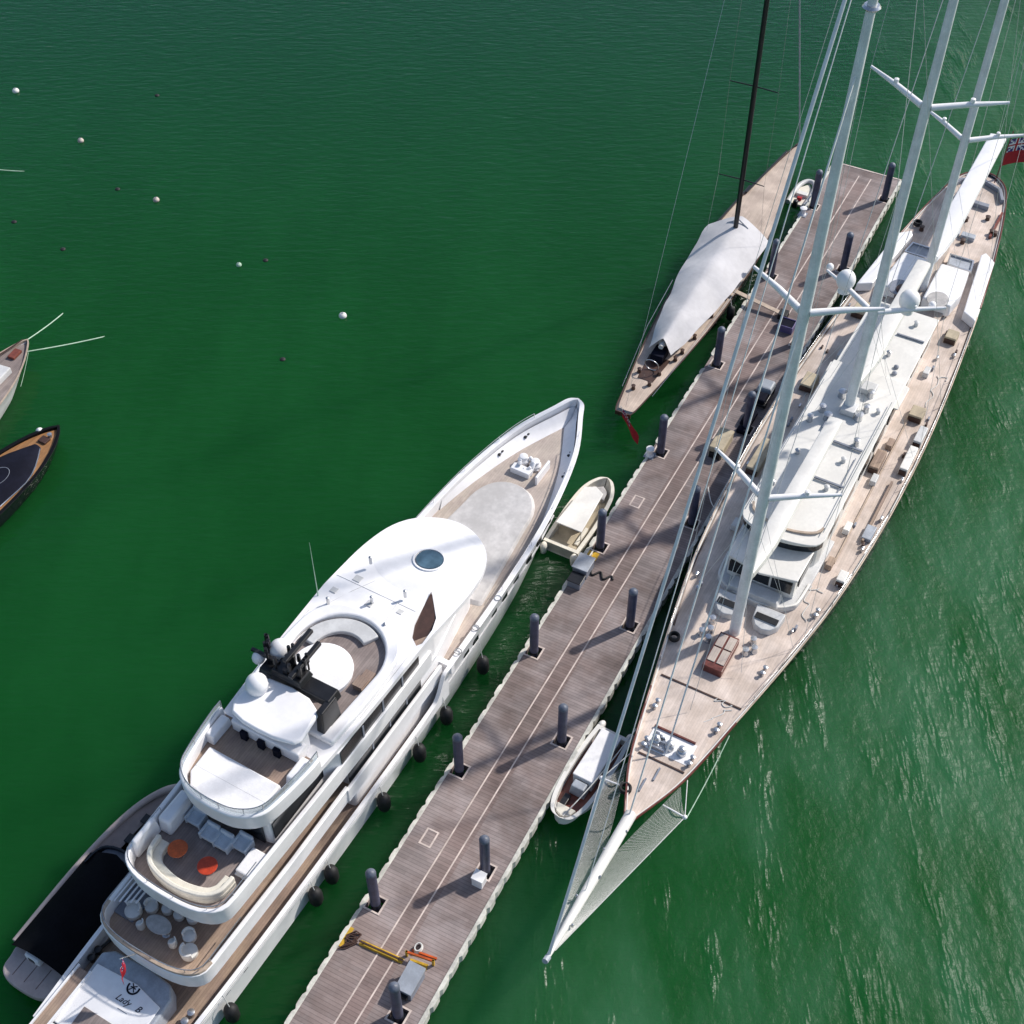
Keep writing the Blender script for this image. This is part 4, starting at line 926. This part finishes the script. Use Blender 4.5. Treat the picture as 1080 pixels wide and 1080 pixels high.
for x, v, z in ((-13.0, 3.0, 3.1), (-60.8, 3.0, 3.15), (-2.0, 1.0, 3.25)):
    b = MB()
    for k in range(3): b.torus((x, -v, z + .1 + .1 * k), .28, .08, 16, 6)
    b.build('rope_coil', 'rubber', sc_, smooth=60)
# fallen coils and lines on deck
rr = random.Random(5)
for k in range(8):
    x0, v0 = rr.choice(((-15, -3), (-18, -3.5), (-21, -3.6), (-10, -2), (-44, -4), (-37, 3.6))); a = rr.random() * 6
    pts = [(x0 + .5 * i * math.cos(a) + .2 * math.sin(i * 1.7 + k), -v0 + .3 * i * math.sin(a) * .5 + .15 * math.cos(i * 2 + k), DZ(x0) + .05) for i in range(8)]
    pts = [p for p in pts if abs(p[1]) < sch_hb(p[0]) - .3]
    if len(pts) > 3: MB().tube(smooth_st(pts, 5), .03, 5).build('deck_line', 'rope', sc_, smooth=60)
# masts, spreaders, booms, rigging
MAST = {'fore': (-15.3, 3.0, .055, 58, .34), 'main': (-34.2, 3.0, .03, 62, .34), 'mizzen': (-52.4, 3.0, .02, 56, .31)}
def mp(k, z): u0, zb, r, top, rad = MAST[k]; return Vector((u0 - r * (z - zb), 0, z))
TIPS = {}
for k, (u0, zb, r, top, rad) in MAST.items():
    zs = [zb, 8, 15, 22, 29, 36, 43, 50, top]
    mst = MB().tube([mp(k, z) for z in zs], [rad, rad, rad * .97, rad * .92, rad * .84, rad * .72, rad * .6, rad * .45, rad * .3], 16).build('mast', 'mastgrey', sc_, smooth=60)
    MB().box(u0 - rad - .12, u0 - rad + .06, -.06, .06, zb + 4, zb + 5).build('gooseneck', 'steel', mst)
    b = MB(); b.tube([mp(k, z) - Vector((rad + .02 if z < 30 else rad * .8, 0, 0)) for z in (8, 20, 29, 40)], .07, 6); b.build('sail_track', 'white_warm', mst)
    
    for j, (z, l, sw) in enumerate({'fore': ((14.6, 3.75, 1.95), (27.2, 3.4, 1.75)), 'main': ((14.3, 3.95, 2.2), (28.6, 4.0, 2.2), (42, 3.3, 1.8)), 'mizzen': ((16.6, 3.5, 2.1), (30, 3.2, 1.9))}[k]):
        c = mp(k, z)
        for sg in (1, -1):
            tip = c + Vector((-sw, sg * l, .25)); TIPS[k, j, sg] = tip
            mid = c.lerp(tip, .5)
            MB().tube([c + Vector((0, sg * .25, 0)), mid, tip], [.2, .17, .09], 10).build('spreader', 'white', sc_, smooth=60)
            if j == 0 or k == 'main': 
                q = c.lerp(tip, .55); MB().lathe((q.x, q.y, q.z + .1), [(.14, 0), (.14, .25), (.04, .3)], 8).build('spreader_light', 'white', sc_, smooth=50)
    if k == 'fore':
        for z in (42.5, 43.2, 44.0): MB().lathe(mp(k, z), [(.32, -.1), (.4, 0), (.32, .1)], 12).build('mast_band', 'steel', sc_, smooth=50)
wires = MB
def wire(name, a, b, r=.016, mat='rope', sag=0):
    a, b = Vector(a), Vector(b); pts = [a.lerp(b, i / 8) - Vector((0, 0, sag * 4 * (i / 8) * (1 - i / 8))) for i in range(9)] if sag else [a, b]
    return MB().tube(pts, r, 6).build(name, mat, sc_, smooth=60)
for k in MAST:
    u0 = MAST[k][0]; nsp = {'fore': 2, 'main': 3, 'mizzen': 2}[k]
    for sg in (1, -1):
        prev = Vector((u0 - 1.2, sg * (sch_hb(u0 - 1.2) - .2), 3.1))
        for j in range(nsp):
            wire('shroud', prev, TIPS[k, j, sg], .013); prev = TIPS[k, j, sg]
            j == 0 and wire('lower_shroud', (u0 - .4, sg * (sch_hb(u0) - .25), 3.1), mp(k, 14), .012)
        wire('shroud', prev, mp(k, MAST[k][3] - 2), .013)
for k, z0, fan in (('main', 10.5, ((-30.5, 2.1), (-31.4, -2.2), (-37.2, 2.2), (-36.8, -2.3), (-39, 1.2))), ('fore', 9.5, ((-12.4, 1.6), (-13.0, -1.8), (-17.8, 2.4), (-18.2, -2.5))), ('mizzen', 9.0, ((-49.4, 1.9), (-49.2, -2.0), (-55.8, 1.8), (-56, -1.9)))):
    for j, (x, y) in enumerate(fan): wire('running_line', (x, y, 5.5 if k == 'main' else 3.4), mp(k, z0 + 1.3 * j), .012)
# domes on the lower main spreaders
for v, u, z, r in ((2.45, -36.0, 13.9, .62), (-1.75, -36.1, 13.8, .66)):
    MB().dome((u, -v, z + .95), r, 22, 1.15, -.8).build('satellite_dome', 'white', sc_, smooth=60)
    MB().lathe((u, -v, z), [(.4, 0), (.35, .5)], 14).build('dome_bracket', 'white', sc_, smooth=40)
for v, u, z in ((3.9, -37.15, 14.2), (-3.1, -36.7, 14.1)): MB().dome((u, -v, z + .35), .25, 14, 1.1, -.8).build('satellite_dome', 'white', sc_, smooth=60)
def boom(k, z, length, w0, w1, rise, mat='white'):
    u0, zb, r, top, rad = MAST[k]; base = mp(k, z) - Vector((rad + .15, 0, 0)); rings = []
    for i in range(11):
        t = i / 10; x = base.x - length * t; wd = w0 + (w1 - w0) * t; wd *= (.45 + .55 * min(1, t * 6)); hgt = .95 * (1 - .45 * t); zc = base.z + rise * t
        rings.append([(x, -wd * .25, zc - hgt * .5), (x, -wd * .5, zc), (x, -wd * .44, zc + hgt * .42), (x, -wd * .2, zc + hgt * .52), (x, wd * .2, zc + hgt * .52), (x, wd * .44, zc + hgt * .42), (x, wd * .5, zc), (x, wd * .25, zc - hgt * .5)])
    o = MB().loft(rings, closed=True, caps=(True, True)).build('boom', mat, sc_, smooth=35, bevel=.03)
    MB().box(base.x - length * .97, base.x - length * .1, -w1 * .16, w1 * .16, base.z + .36 + rise * .1, base.z + .45 + rise * .1).build('furled_sail', 'canvas', o)
    return base
boom('fore', 7.6, 14.8, 1.35, 1.0, .2, 'roof_white'); boom('main', 7.8, 14.6, 1.5, 1.1, .2, 'roof_white'); boom('mizzen', 6.0, 17.2, 1.75, 1.45, 1.0, 'white')
wire('topping_lift', (-70, 0, 7.3), mp('mizzen', 54), .013); wire('main_sheet', (-49.6, 0, 7.6), (-48.6, 0, 5.4), .05); wire('mizzen_sheet', (-66, 0, 6.4), (-65, 0, 3.5), .05)
# bowsprit
MB().tube([(-.6, 0, 3.65), (1.5, 0, 3.8), (6, 0, 4.2), (9.2, 0, 4.55)], [.34, .33, .24, .12], 12).build('bowsprit', 'white_warm', sc_, smooth=60)
MB().tube([(9.1, 0, 4.5), (9.45, 0, 4.62)], .17, 8).build('sprit_cap', 'greylight', sc_)
for i in range(5): MB().lathe((.6 + 1.6 * i, .28 * (-1) ** i, 3.75 + .14 * i), [(.08, 0), (.06, .22), (.02, .25)], 8).build('sprit_eye', 'steel', sc_)
# headstays with furled sails
tip = Vector((9.0, 0, 4.6))
wire('head_stay', tip, mp('fore', 54), .085, 'mastgrey'); wire('jib_stay', (5.0, 0, 4.2), mp('fore', 53), .025, 'mastgrey')
wire('fore_stay', (-.2, 0, 3.6), mp('fore', 40), .05, 'mastgrey'); wire('inner_stay', (-5.2, 0, 3.3), mp('fore', 27), .05, 'mastgrey')
wire('inner_stay', (-8.6, 0, 3.3), mp('fore', 22), .015); wire('triatic_stay', mp('fore', 56), mp('main', 57), .015); wire('triatic_stay', mp('main', 58), mp('mizzen', 54), .015)
wire('main_stay', mp('fore', 6), mp('main', 42), .022, 'grey_white'); wire('mizzen_stay', mp('main', 7), mp('mizzen', 40), .022, 'grey_white')
for sg in (1, -1):
    wire('back_stay', (-41, sg * (sch_hb(-41) - .2), 3.1), mp('fore', 50), .013); wire('back_stay', (-57, sg * (sch_hb(-57) - .2), 3.1), mp('main', 55), .013); wire('back_stay', (-69, sg * 1.2, 3.4), mp('mizzen', 54), .02)
# safety net under the bowsprit: knotted threads between the sprit, the whiskers and the bow
for sg in (1, -1):
    A = Vector((8.6, sg * .12, 4.35)); B = Vector((-2.2, sg * 2.55, 3.0)); C_ = Vector((.2, sg * .3, 3.45)); D_ = Vector((-4.2, sg * 1.78, 3.35))
    b = MB(); n = 110; m_ = 36
    def npt(s, t):
        p, q = A.lerp(B, s), A.lerp(C_, min(1, s * 1.0)) if s < .8 else A.lerp(C_, .8).lerp(D_, (s - .8) / .2 * .9)
        e = p.lerp(q, t); e.z -= .35 * math.sin(PI * t) * s; return e
    for i in range(n + 1):
        s = i / n; k = 7; b.tube([npt(s, j / k) for j in range(k + 1)], .0046, 3, False)
    for j in range(m_ + 1):
        t = j / m_; b.tube([npt(i / 14, t) for i in range(15)], .0046, 3, False)
    net = b.build('bowsprit_net', 'rope', sc_)
    wire('net_edge', A, B, .03); wire('net_edge', B, D_, .03); MB().tube([(-2.2, sg * 1.2, 3.2), B], .05, 8).build('whisker_pole', 'white', sc_)
    MB().dome(B, .14, 10).build('pole_end', 'white', sc_)
MB().tube([(-69.3, .9, 3.4), (-70.7, 1.0, 7.6)], .05, 8).build('flag_staff', 'mahogany', sc_)
t = thing('ensign', 'large red ensign with blue canton flying at the stern of the schooner', 'flag', SF.w(-70.4, -1.0, 6.9), SF.a + R(145))
flag('flag_cloth', t, 4.2, 2.5, droop=.12, amp=.16)
t = thing('mooring_line', 'pale line running from the schooner rail down to the net corner', 'mooring line', SF.w(-8, -2.7, 3.2), SF.a)
a, b_ = Vector((0, 0, .2)), Vector((5.8, -.05, -.2)); MB().tube([a.lerp(b_, i / 10) - Vector((0, 0, .3 * math.sin(PI * i / 10))) for i in range(11)], .03, 6).build('line', 'ropegreen', t, smooth=60)
for u, v, dx, dy, lab in ((-6, 2.2, 6, 1.6, 'dark bow line from the schooner to the jetty'), (-24, 5.0, -3.5, 1.8, 'dark spring line from the schooner to the jetty')):
    t = thing('mooring_line', lab, 'mooring line', SF.w(u, v, 3.2), SF.a)
    MB().tube([(dx * i / 8, -dy * i / 8, -2.1 * i / 8 - .4 * math.sin(PI * i / 8)) for i in range(9)], .035, 6).build('line', 'rope', t, smooth=60)

# ------------------------------------------------------------------ covered racing yacht at the far left side of the jetty
JF = Frame(25.809, 106.492, 62.9)
jy = thing('sailing_yacht', 'slim wooden decked sailing yacht under a white boom tent', 'sailing yacht', JF.w(0, 0), JF.a)
st = [(0, .03, 1.7, -5, .02), (-1, .32, 1.68, -5.5, .15), (-5.7, 1.15, 1.62, -8.5, .6), (-10, 1.85, 1.56, -12, 1.35), (-14, 2.25, 1.5, -15, 1.9), (-18, 2.47, 1.46, -18, 2.2), (-22, 2.45, 1.43, -22, 2.2), (-27, 2.2, 1.42, -26, 1.8), (-32, 1.68, 1.43, -29.5, 1.0), (-36, 1.12, 1.46, -31.5, .4), (-38.4, .8, 1.5, -32.5, .12), (-39.1, .6, 1.5, -32.8, .06)]
h, ss = hull(st, .02)
h.build('hull', 'darkhull', jy, smooth=50)
rl, dk = hull_inside(ss, .09, lambda x: 1.36 + max(0, x + 20) * .013)
rl.build('toe_rail', 'darkwood', jy, smooth=40); dk.build('deck', 'teaktan', jy)
Jh = lambda x: min(ss, key=lambda q: abs(q[0] - x))[1]
MB().prism([(-30.8, -.65), (-16.5, -.95), (-15.8, 0), (-16.5, .95), (-30.8, .65)], 1.4, 1.95).build('coach_roof', 'white_warm', jy, bevel=.05)
MB().prism([(-35, -.6), (-32.2, -.85), (-32.2, .85), (-35, .6)], 1.38, 1.42).build('cockpit_well', 'darkwood', jy)
MB().box(-32.9, -31.6, -.45, .55, 1.42, 2.1).build('companionway', 'navycover', jy, bevel=.05)
b = MB(); b.torus((0, 0, 0), .55, .04, 20, 6)
o = b.build('steering_wheel', 'steel', jy, smooth=60); o.location = (-33.9, 0, 2.0); o.rotation_euler = (0, R(80), 0)
for x, y in ((-34.4, .75), (-34.0, -.7), (-35.4, -.5), (-36.3, .4), (-31, -1.3), (-29, -1.5), (-26, -1.7), (-23.5, -1.85), (-32, -1.15)): MB().lathe((x, y, 1.42), [(.17, 0), (.12, .2), (.17, .34), (.04, .36)], 10).build('winch', 'darkwood', jy, smooth=50)
MB().box(-9.6, -2.0, 1.05, 1.2, 1.62, 1.74, rot=R(-7.5)).box(-15.2, -8.4, 1.95, 2.1, 1.55, 1.68, rot=R(-5.5)).build('headsail_bag', 'black', jy)
MB().tube([(-36.5, -1.2, 1.5), (-30, -2.02, 2.1), (-24, -2.45, 2.1), (-19, -2.55, 2.1)], .02, 5).tube([(-36.5, 1.2, 1.5), (-30, 2.02, 2.1), (-24, 2.45, 2.1)], .02, 5).build('life_line', 'steel', jy)
# mast and rig
JM = (-16.9, -.15)
jm = lambda z: Vector((JM[0] - .025 * (z - 1.4), JM[1] * 0 - 0, z))
MB().tube([jm(1.4), jm(12), jm(24), jm(36), jm(48)], [.2, .2, .19, .17, .11], 14).build('mast', 'black', jy, smooth=60)
for z, l in ((8.0, 1.9), (16.2, 1.9), (25, 1.7), (34, 1.4)):
    for sg in (1, -1): MB().tube([jm(z), jm(z) + Vector((-.25, sg * l, .1))], [.06, .035], 8).build('spreader', 'black', jy, smooth=60)
for sg in (1, -1):
    pr_ = Vector((-17.2, sg * 2.35, 1.6))
    for z, l in ((8.0, 1.9), (16.2, 1.9), (25, 1.7), (34, 1.4)):
        q = jm(z) + Vector((-.25, sg * l, .1)); MB().tube([pr_, q], .01, 5).build('shroud', 'steel', jy); pr_ = q
MB().tube([(-.5, 0, 1.75), (-8.1, 0, 17.8), (-17.6, 0, 38)], .07, 8).build('furled_forestay', 'greylight', jy, smooth=60)
MB().tube([(-38.6, 0, 1.7), jm(47.5)], .012, 5).build('back_stay', 'steel', jy)
MB().tube([(-17.3, 0, 2.75), (-32.3, 0, 2.5)], [.26, .2], 10).build('boom', 'white_warm', jy, smooth=60)
# boom tent
prof = []
n = 26
b = MB(); rings = []
for i in range(n + 1):
    t = i / n; x = -16.0 - 16.4 * t
    hw = 2.62 + .55 * t * (1 - t) - 1.68 * t ** 1.55 + .03 * math.sin(t * 31) + .03 * math.sin(t * 17 + 1)
    zr = 3.55 - .5 * t - .10 * math.sin(t * PI * 5) ** 2; ze = 2.1 + .1 * math.sin(t * 19)
    if i == 0: x += .15
    row = []
    for j in range(17):
        s = j / 16 * 2 - 1; a = abs(s)
        z = zr - (zr - ze) * (a ** 1.35) + .035 * math.sin(t * 40 + s * 6) * a; yy = s * hw
        xx = x + (.35 * (1 - a) if i == 0 else 0) + (.5 * (1 - a) if i == n else 0)
        row.append((xx, yy, z))
    rings.append(row)
b.loft(rings); b.build('boom_tent', 'canvas', jy, smooth=70)
MB().tube([(-16.4, -.9, 3.2), (-16.3, 0, 3.75), (-16.4, .9, 3.2)], .07, 8).build('tent_collar', 'canvas', jy, smooth=60)
MB().tube([(-39.0, 0, 1.55), (-39.6, 0, 2.6)], .03, 6).build('flag_staff', 'white', jy)
t = thing('ensign', 'furled red ensign hanging over the stern of the covered sailing yacht', 'flag', JF.w(-39.5, .1, 2.35), JF.a + R(-118))
flag('flag_cloth', t, 2.8, .85, droop=.55, amp=.1, cells=(28, 12))
t = thing('gangplank', 'wooden gangplank from the covered sailing yacht to the jetty', 'gangplank', JF.w(-22.6, 2.0, 0), JF.a)
b = MB(); b.add([(-.2, 0, 1.75), (.2, 0, 1.75), (-.25, -4.3, 1.32), (-.65, -4.3, 1.32), (-.2, 0, 1.83), (.2, 0, 1.83), (-.25, -4.3, 1.4), (-.65, -4.3, 1.4)], [(0, 1, 2, 3), (7, 6, 5, 4), (0, 4, 5, 1), (1, 5, 6, 2), (2, 6, 7, 3), (3, 7, 4, 0)]); b.build('plank', 'caprail', t)
MB().box(-.85, 0, -4.9, -4.2, 1.0, 1.5).build('end_step', 'rubber', t, bevel=.05)
t = thing('fender', 'black fenders row hanging between the covered yacht and the jetty', 'fender', JF.w(-24.3, 2.7, .9), JF.a)
MB().lathe((0, 0, 0), [(.1, -.7), (.3, -.5), (.3, .5), (.1, .7)], 14).build('fender_body', 'rubber', t, smooth=60); MB().tube([(0, 0, .7), (.1, .2, 1.3)], .02, 5).build('lanyard', 'rope', t)
t['label'] = 'black fender between the covered yacht and the jetty below the gangplank'

# ------------------------------------------------------------------ tenders
def small_hull(par, stn, wall_, floor_z, mat, deckm, inm):
    h, s2 = hull(stn, .03); h.build('hull', mat, par, smooth=50)
    rl, dk = hull_inside(s2, wall_, floor_z); rl.build('gunwale', deckm, par, smooth=40, bevel=.02); dk.build('cockpit_floor', inm, par); return s2
TF = Frame(6.598, 65.624, 61.2)
t = thing('tender', 'cream tender with a pale canopy beside the bow of the motor yacht', 'tender', TF.w(0, 0), TF.a)
small_hull(t, [(.1, .04, 1.0, -.6, .02), (-.15, .55, .99, -.7, .2), (-1.0, 1.05, .96, -1.3, .7), (-2.2, 1.3, .92, -2.3, 1.1), (-4.5, 1.38, .86, -4.5, 1.25), (-7.0, 1.3, .84, -7.0, 1.2)], .27, .35, 'cream', 'cream', 'tan')
for s in (1, -1): MB().lathe((-7.25, s * 1.12, .45), [(.02, -.5), (.2, -.4), (.24, .2), (.15, .4), (.02, .45)], 12, 1.3).build('stern_pod', 'cream', t, smooth=60)
MB().prism([(-5.9, -.98), (-2.1, -.72), (-1.75, 0), (-2.1, .72), (-5.9, .98)], lambda x, y: 1.7, lambda x, y: 1.86 - .1 * y * y, .01).build('canopy', 'white_warm', t, bevel=.04, smooth=40)
for x, y in ((-5.7, .85), (-5.7, -.85), (-2.3, .6), (-2.3, -.6)): MB().tube([(x, y, .4), (x, y, 1.7)], .03, 6).build('canopy_post', 'steel', t)
MB().box(-6.9, -6.4, -.95, .95, .36, .75).build('stern_seat', 'tan', t, bevel=.05); MB().box(-6.2, -4.5, -.85, -.6, .36, .7).build('side_seat', 'cream', t, bevel=.04); MB().box(-4.8, -4.2, -.4, .4, .36, 1.2).build('console', 'darkwood', t, bevel=.04)
MB().prism([(-1.7, -.6), (-.9, -.5), (-.5, 0), (-.9, .5), (-1.7, .6)], .36, .72).build('bow_cushion', 'stone', t, bevel=.05)
T2 = Frame(2.686, 39.258, -120.6)
t = thing('tender', 'white open tender with a white sun cushion under the bow of the schooner', 'tender', T2.w(0, -.05), T2.a)
small_hull(t, [(.15, .04, 1.15, -.6, .02), (-.05, .62, 1.14, -.7, .2), (-.8, 1.0, 1.1, -1.2, .7), (-2.2, 1.22, 1.04, -2.3, 1.1), (-4.5, 1.28, .96, -4.5, 1.2), (-6.6, 1.12, .92, -6.6, 1.05)], .26, .4, 'grey_white', 'white_warm', 'brownred')
for s in (1, -1): MB().lathe((-6.8, s * .95, .5), [(.02, -.5), (.2, -.4), (.24, .25), (.14, .42), (.02, .46)], 12, 1.4).build('stern_pod', 'white_warm', t, smooth=60)
MB().box(-6.2, -2.6, -.62, .62, .42, 1.2).build('engine_box', 'grey_white', t, bevel=.04)
MB().box(-6.25, -2.65, -.68, .68, 1.205, 1.34).build('sun_cushion', 'cushion', t, bevel=.05)
MB().box(-2.55, -1.9, -.5, .5, .42, 1.25, top=.8).build('console', 'greylight', t, bevel=.06); MB().box(-1.7, -.9, -.6, -.2, .42, .7).build('bow_seat', 'black', t, bevel=.05)
MB().prism([(-.75, -.6), (-.2, -.4), (-.05, 0), (-.2, .4), (-.75, .6)], .8, 1.08).build('bow_cushion', 'cream', t, bevel=.05)
DF = Frame(26.279, 102.256, 62)
t = thing('dinghy', 'small white dinghy with an outboard at the far left end of the jetty', 'dinghy', DF.w(0, 0), DF.a)
tp = [(-3.9, .75), (-2.5, .78), (-1.2, .7), (-.4, .4), (-.15, 0), (-.4, -.4), (-1.2, -.7), (-2.5, -.78), (-3.9, -.75)]
MB().tube([(x, y, .42) for x, y in smooth_st(tp, 3)], .22, 10).build('inflatable_tube', 'grey_white', t, smooth=60)
MB().prism([(-3.7, -.6), (-1.2, -.55), (-.4, 0), (-1.2, .55), (-3.7, .6)], .1, .3).build('floor', 'cream', t); MB().box(-2.6, -2.1, -.5, .5, .31, .62).build('seat', 'white_warm', t, bevel=.04)
MB().box(-3.2, -2.9, -.2, .2, .31, .6).build('fuel_tank', 'red', t, bevel=.04)
MB().box(-4.45, -3.95, -.22, .22, .3, 1.0, top=.8).build('outboard_motor', 'black', t, bevel=.08)
BF = Frame(-19.548, 41.173, 60.5)
t = thing('covered_tender', 'long tender under a black cover alongside the left side of the motor yacht', 'tender', BF.w(0, .75), BF.a)
st = [(.1, .05, 1.6, -1.2, .02), (-.6, .75, 1.57, -1.6, .3), (-2.0, 1.4, 1.5, -2.6, .9), (-4, 1.8, 1.42, -4.2, 1.4), (-7, 2.0, 1.32, -7, 1.75), (-11.5, 1.95, 1.25, -11.5, 1.75)]
h, s2 = hull(st, .04); h.build('hull', 'beige_deck', t, smooth=50)
rl, dk = hull_inside(s2, .12, lambda x: 1.3); rl.build('gunwale', 'beige_deck', t, smooth=40)
for sg in (1, -1): MB().tube([(q[0], sg * q[1], q[2] - .12) for q in s2], .2, 8).build('rubbing_tube', 'beige_deck', t, smooth=60); dk.build('foredeck', 'beige_deck', t)
for x in (-2.5, -3.9): MB().box(x - .28, x + .28, .1, .72, 1.33, 1.42).build('deck_hatch', 'black', t, bevel=.03)
MB().wall(smooth_st([(-6.4, -1.45), (-5.2, -1.2), (-4.8, 0), (-5.2, 1.2), (-6.4, 1.45)], 4), .1, 1.35, 2.0, closed=False).build('windscreen', 'glass', t, smooth=50)
MB().wall(smooth_st([(-6.2, -1.25), (-5.1, -1.0), (-4.75, 0), (-5.1, 1.0), (-6.2, 1.25)], 4), .5, 1.34, 1.72, closed=False).build('windscreen_frame', 'grey', t, bevel=.05)
rings = []
for i in range(19):
    u_ = i / 18; x = -5.3 - 6.5 * u_; row = []
    for j in range(13):
        s = j / 12 * 2 - 1; row.append((x - (.5 * abs(s) if i == 0 else 0), s * 1.82, 1.42 + (.85 - .25 * u_) * (1 - abs(s) ** 2.4) + .03 * math.sin(u_ * 40) * (1 - abs(s))))
    rings.append(row)
MB().loft(rings).build('cover', 'blackcover', t, smooth=60)
MB().prism(cap_outline(-13.3, -11.5, 1.75, 1.85, 1.1, .2, 3, 5), .5, .95).build('swim_platform', 'beige_deck', t, bevel=.16)
for y in (-.7, .1, .9): MB().box(-12.9, -11.7, y - .015, y + .015, .952, .962).build('platform_seam', 'darkwood', t)
MB().box(-11.9, -11.4, -.1, .9, .9, 1.5).build('outboard_cowl', 'white', t, bevel=.12); MB().box(-11.92, -11.88, .2, .6, 1.1, 1.4).build('cowl_vent', 'black', t)

# ------------------------------------------------------------------ boats cut by the left edge
t = thing('wooden_boat', 'pale boat bow with brown rail and two bright mooring lines at the left edge', 'boat', Frame(-36.8, 79.58, 68).w(0, 0), R(68))
st = [(0, .04, 1.7, -1.5, .02), (-.6, .5, 1.67, -2, .2), (-2.5, 1.35, 1.55, -3.5, .9), (-5, 2.0, 1.45, -5.5, 1.6), (-9, 2.4, 1.4, -9, 2.1), (-14, 2.2, 1.4, -14, 1.9)]
h, s2 = hull(st, .03); h.build('hull', 'grey_white', t, smooth=50); rl, dk = hull_inside(s2, .14, lambda x: 1.45); rl.build('cap_rail', 'caprail', t, smooth=40); dk.build('deck', 'teakgrey', t)
MB().box(-12, -3.4, -1.0, 1.0, 1.46, 2.0).build('cabin', 'grey_white', t, bevel=.08); MB().box(-2.2, -1.2, -.3, .3, 1.47, 1.7).build('windlass', 'brownred', t, bevel=.04)
MB().tube([(-.2, .3, 1.72), (-6, 2.1, 1.6)], .05, 6).build('rail_band', 'darkwood', t)
def sea_line(lab, a, b, r=.045, group=None):
    t = thing('mooring_line', lab, 'mooring line', (a[0], a[1], 0), 0, group)
    A, B = Vector((0, 0, a[2])), Vector((b[0] - a[0], b[1] - a[1], b[2]))
    MB().tube([A.lerp(B, i / 10) - Vector((0, 0, .08 * math.sin(PI * i / 10))) for i in range(11)], r, 6).build('line', 'ropegreen', t, smooth=60)
sea_line('steeper of two bright mooring lines from the pale boat bow', (-36.9, 79.6, 1.6), (-35.6, 85.05, -.12))
sea_line('flatter of two bright mooring lines from the pale boat bow', (-36.6, 78.4, 1.5), (-31.5, 82.15, -.12))
sea_line('short slack line dropping below the pale boat bow', (-36.5, 78.3, 1.5), (-37.0, 76.0, -.1), .025)
sea_line('pale mooring line end at the upper left edge of the photo', (-47.2, 104.2, .5), (-42.9, 104.4, -.08))
t = thing('launch', 'dark hulled launch with wooden deck and navy cover at the left edge', 'launch', Frame(-32.5, 70.6, 60).w(0, 0), R(60))
st = [(0, .05, 1.35, -.6, .02), (-.8, .75, 1.33, -1.3, .4), (-2.5, 1.55, 1.28, -3, 1.2), (-5, 2.15, 1.22, -5.2, 1.8), (-9, 2.45, 1.18, -9, 2.2), (-14, 2.3, 1.15, -14, 2.1)]
h, s2 = hull(st, .03); h.build('hull', 'darkhull', t, smooth=50); rl, dk = hull_inside(s2, .3, lambda x: 1.12); rl.build('gunwale', 'launchblack', t, smooth=40, bevel=.05); dk.build('deck', 'orangewood', t)
rings = []
for i in range(15):
    u_ = i / 14; x = -2.3 - 11 * u_; hw = min(1.85, .35 + 1.5 * math.sin(min(1, u_ * 3.2) * PI / 2)); rings.append([(x, (j / 10 * 2 - 1) * hw, 1.16 + .5 * (1 - abs(j / 10 * 2 - 1) ** 3) * min(1, .4 + u_ * 3)) for j in range(11)])
MB().loft(rings).build('cover', 'navycover', t, smooth=60)
MB().tube([(-2.3, 0, 1.2)] + [(-2.4 - 9 * k / 12, -min(1.87, .36 + 1.51 * math.sin(min(1, k / 12 * .82 * 3.2) * PI / 2)), 1.2) for k in range(13)], .05, 6).build('cover_edge_rail', 'steel', t, smooth=60)
MB().torus((-6.2, -.1, 1.66), .75, .02, 24, 6, 1.3, .9).build('cover_hoop', 'grey', t, smooth=60)
MB().box(-1.9, -1.3, -.35, .35, 1.13, 1.3).build('deck_fitting', 'darkwood', t, bevel=.04); MB().lathe((-1.1, -.1, 1.13), [(.16, 0), (.12, .25), (.18, .3), (.03, .33)], 10).build('bitt', 'steel', t)
MB().lathe((-1.05, .95, 1.0), [(.05, -.4), (.25, -.25), (.25, .3), (.05, .45)], 12).build('bow_fender', 'white', t, smooth=60)

# ------------------------------------------------------------------ buoys
def buoy(lab, x, y, r, mat, group):
    t = thing('buoy', lab, 'buoy', (x, y, .08), 0, group)
    MB().dome((0, 0, 0), r, 14, .85, -.95).build('float_body', mat, t, smooth=60); MB().torus((0, 0, r * .86), r * .22, r * .07, 10, 6).build('ring', 'steel', t); return t
g = 'white mooring buoys scattered over the water'
for lab, x, y, r in (('white mooring buoy nearest the upper left corner', -47.4, 117.6, .36), ('white mooring buoy second from the upper left', -39.4, 109.1, .32), ('dull white mooring buoy in the middle of the row', -30.9, 99.9, .32), ('faint greenish mooring buoy left of the lone bright one', -22.5, 90.8, .26), ('bright white mooring buoy farthest right, alone on open water', -13.4, 84.3, .36)):
    buoy(lab, x, y, r * .9, 'ropegreen' if 'green' in lab else 'buoy' if r < .33 else 'white_warm', g)
g = 'small dark floats half sunk in the water'
for lab, x, y in (('small dark float near the top, right of the second white buoy', -33.8, 116.9), ('small dark float left of the dull white buoy', -34.6, 101.6), ('small dark float closest to the left boats', -37.5, 93.0), ('small dark float at the far left edge', -42.5, 96.8), ('small dark float below right of the greenish buoy', -17.6, 79.2), ('small dark float beside the greenish buoy', -20.4, 91.5)):
    t = thing('float', lab, 'float', (x, y, 0), 0, g); MB().dome((0, 0, .0), .24, 10, .5, -.9).build('float_body', 'rubber', t, smooth=60)
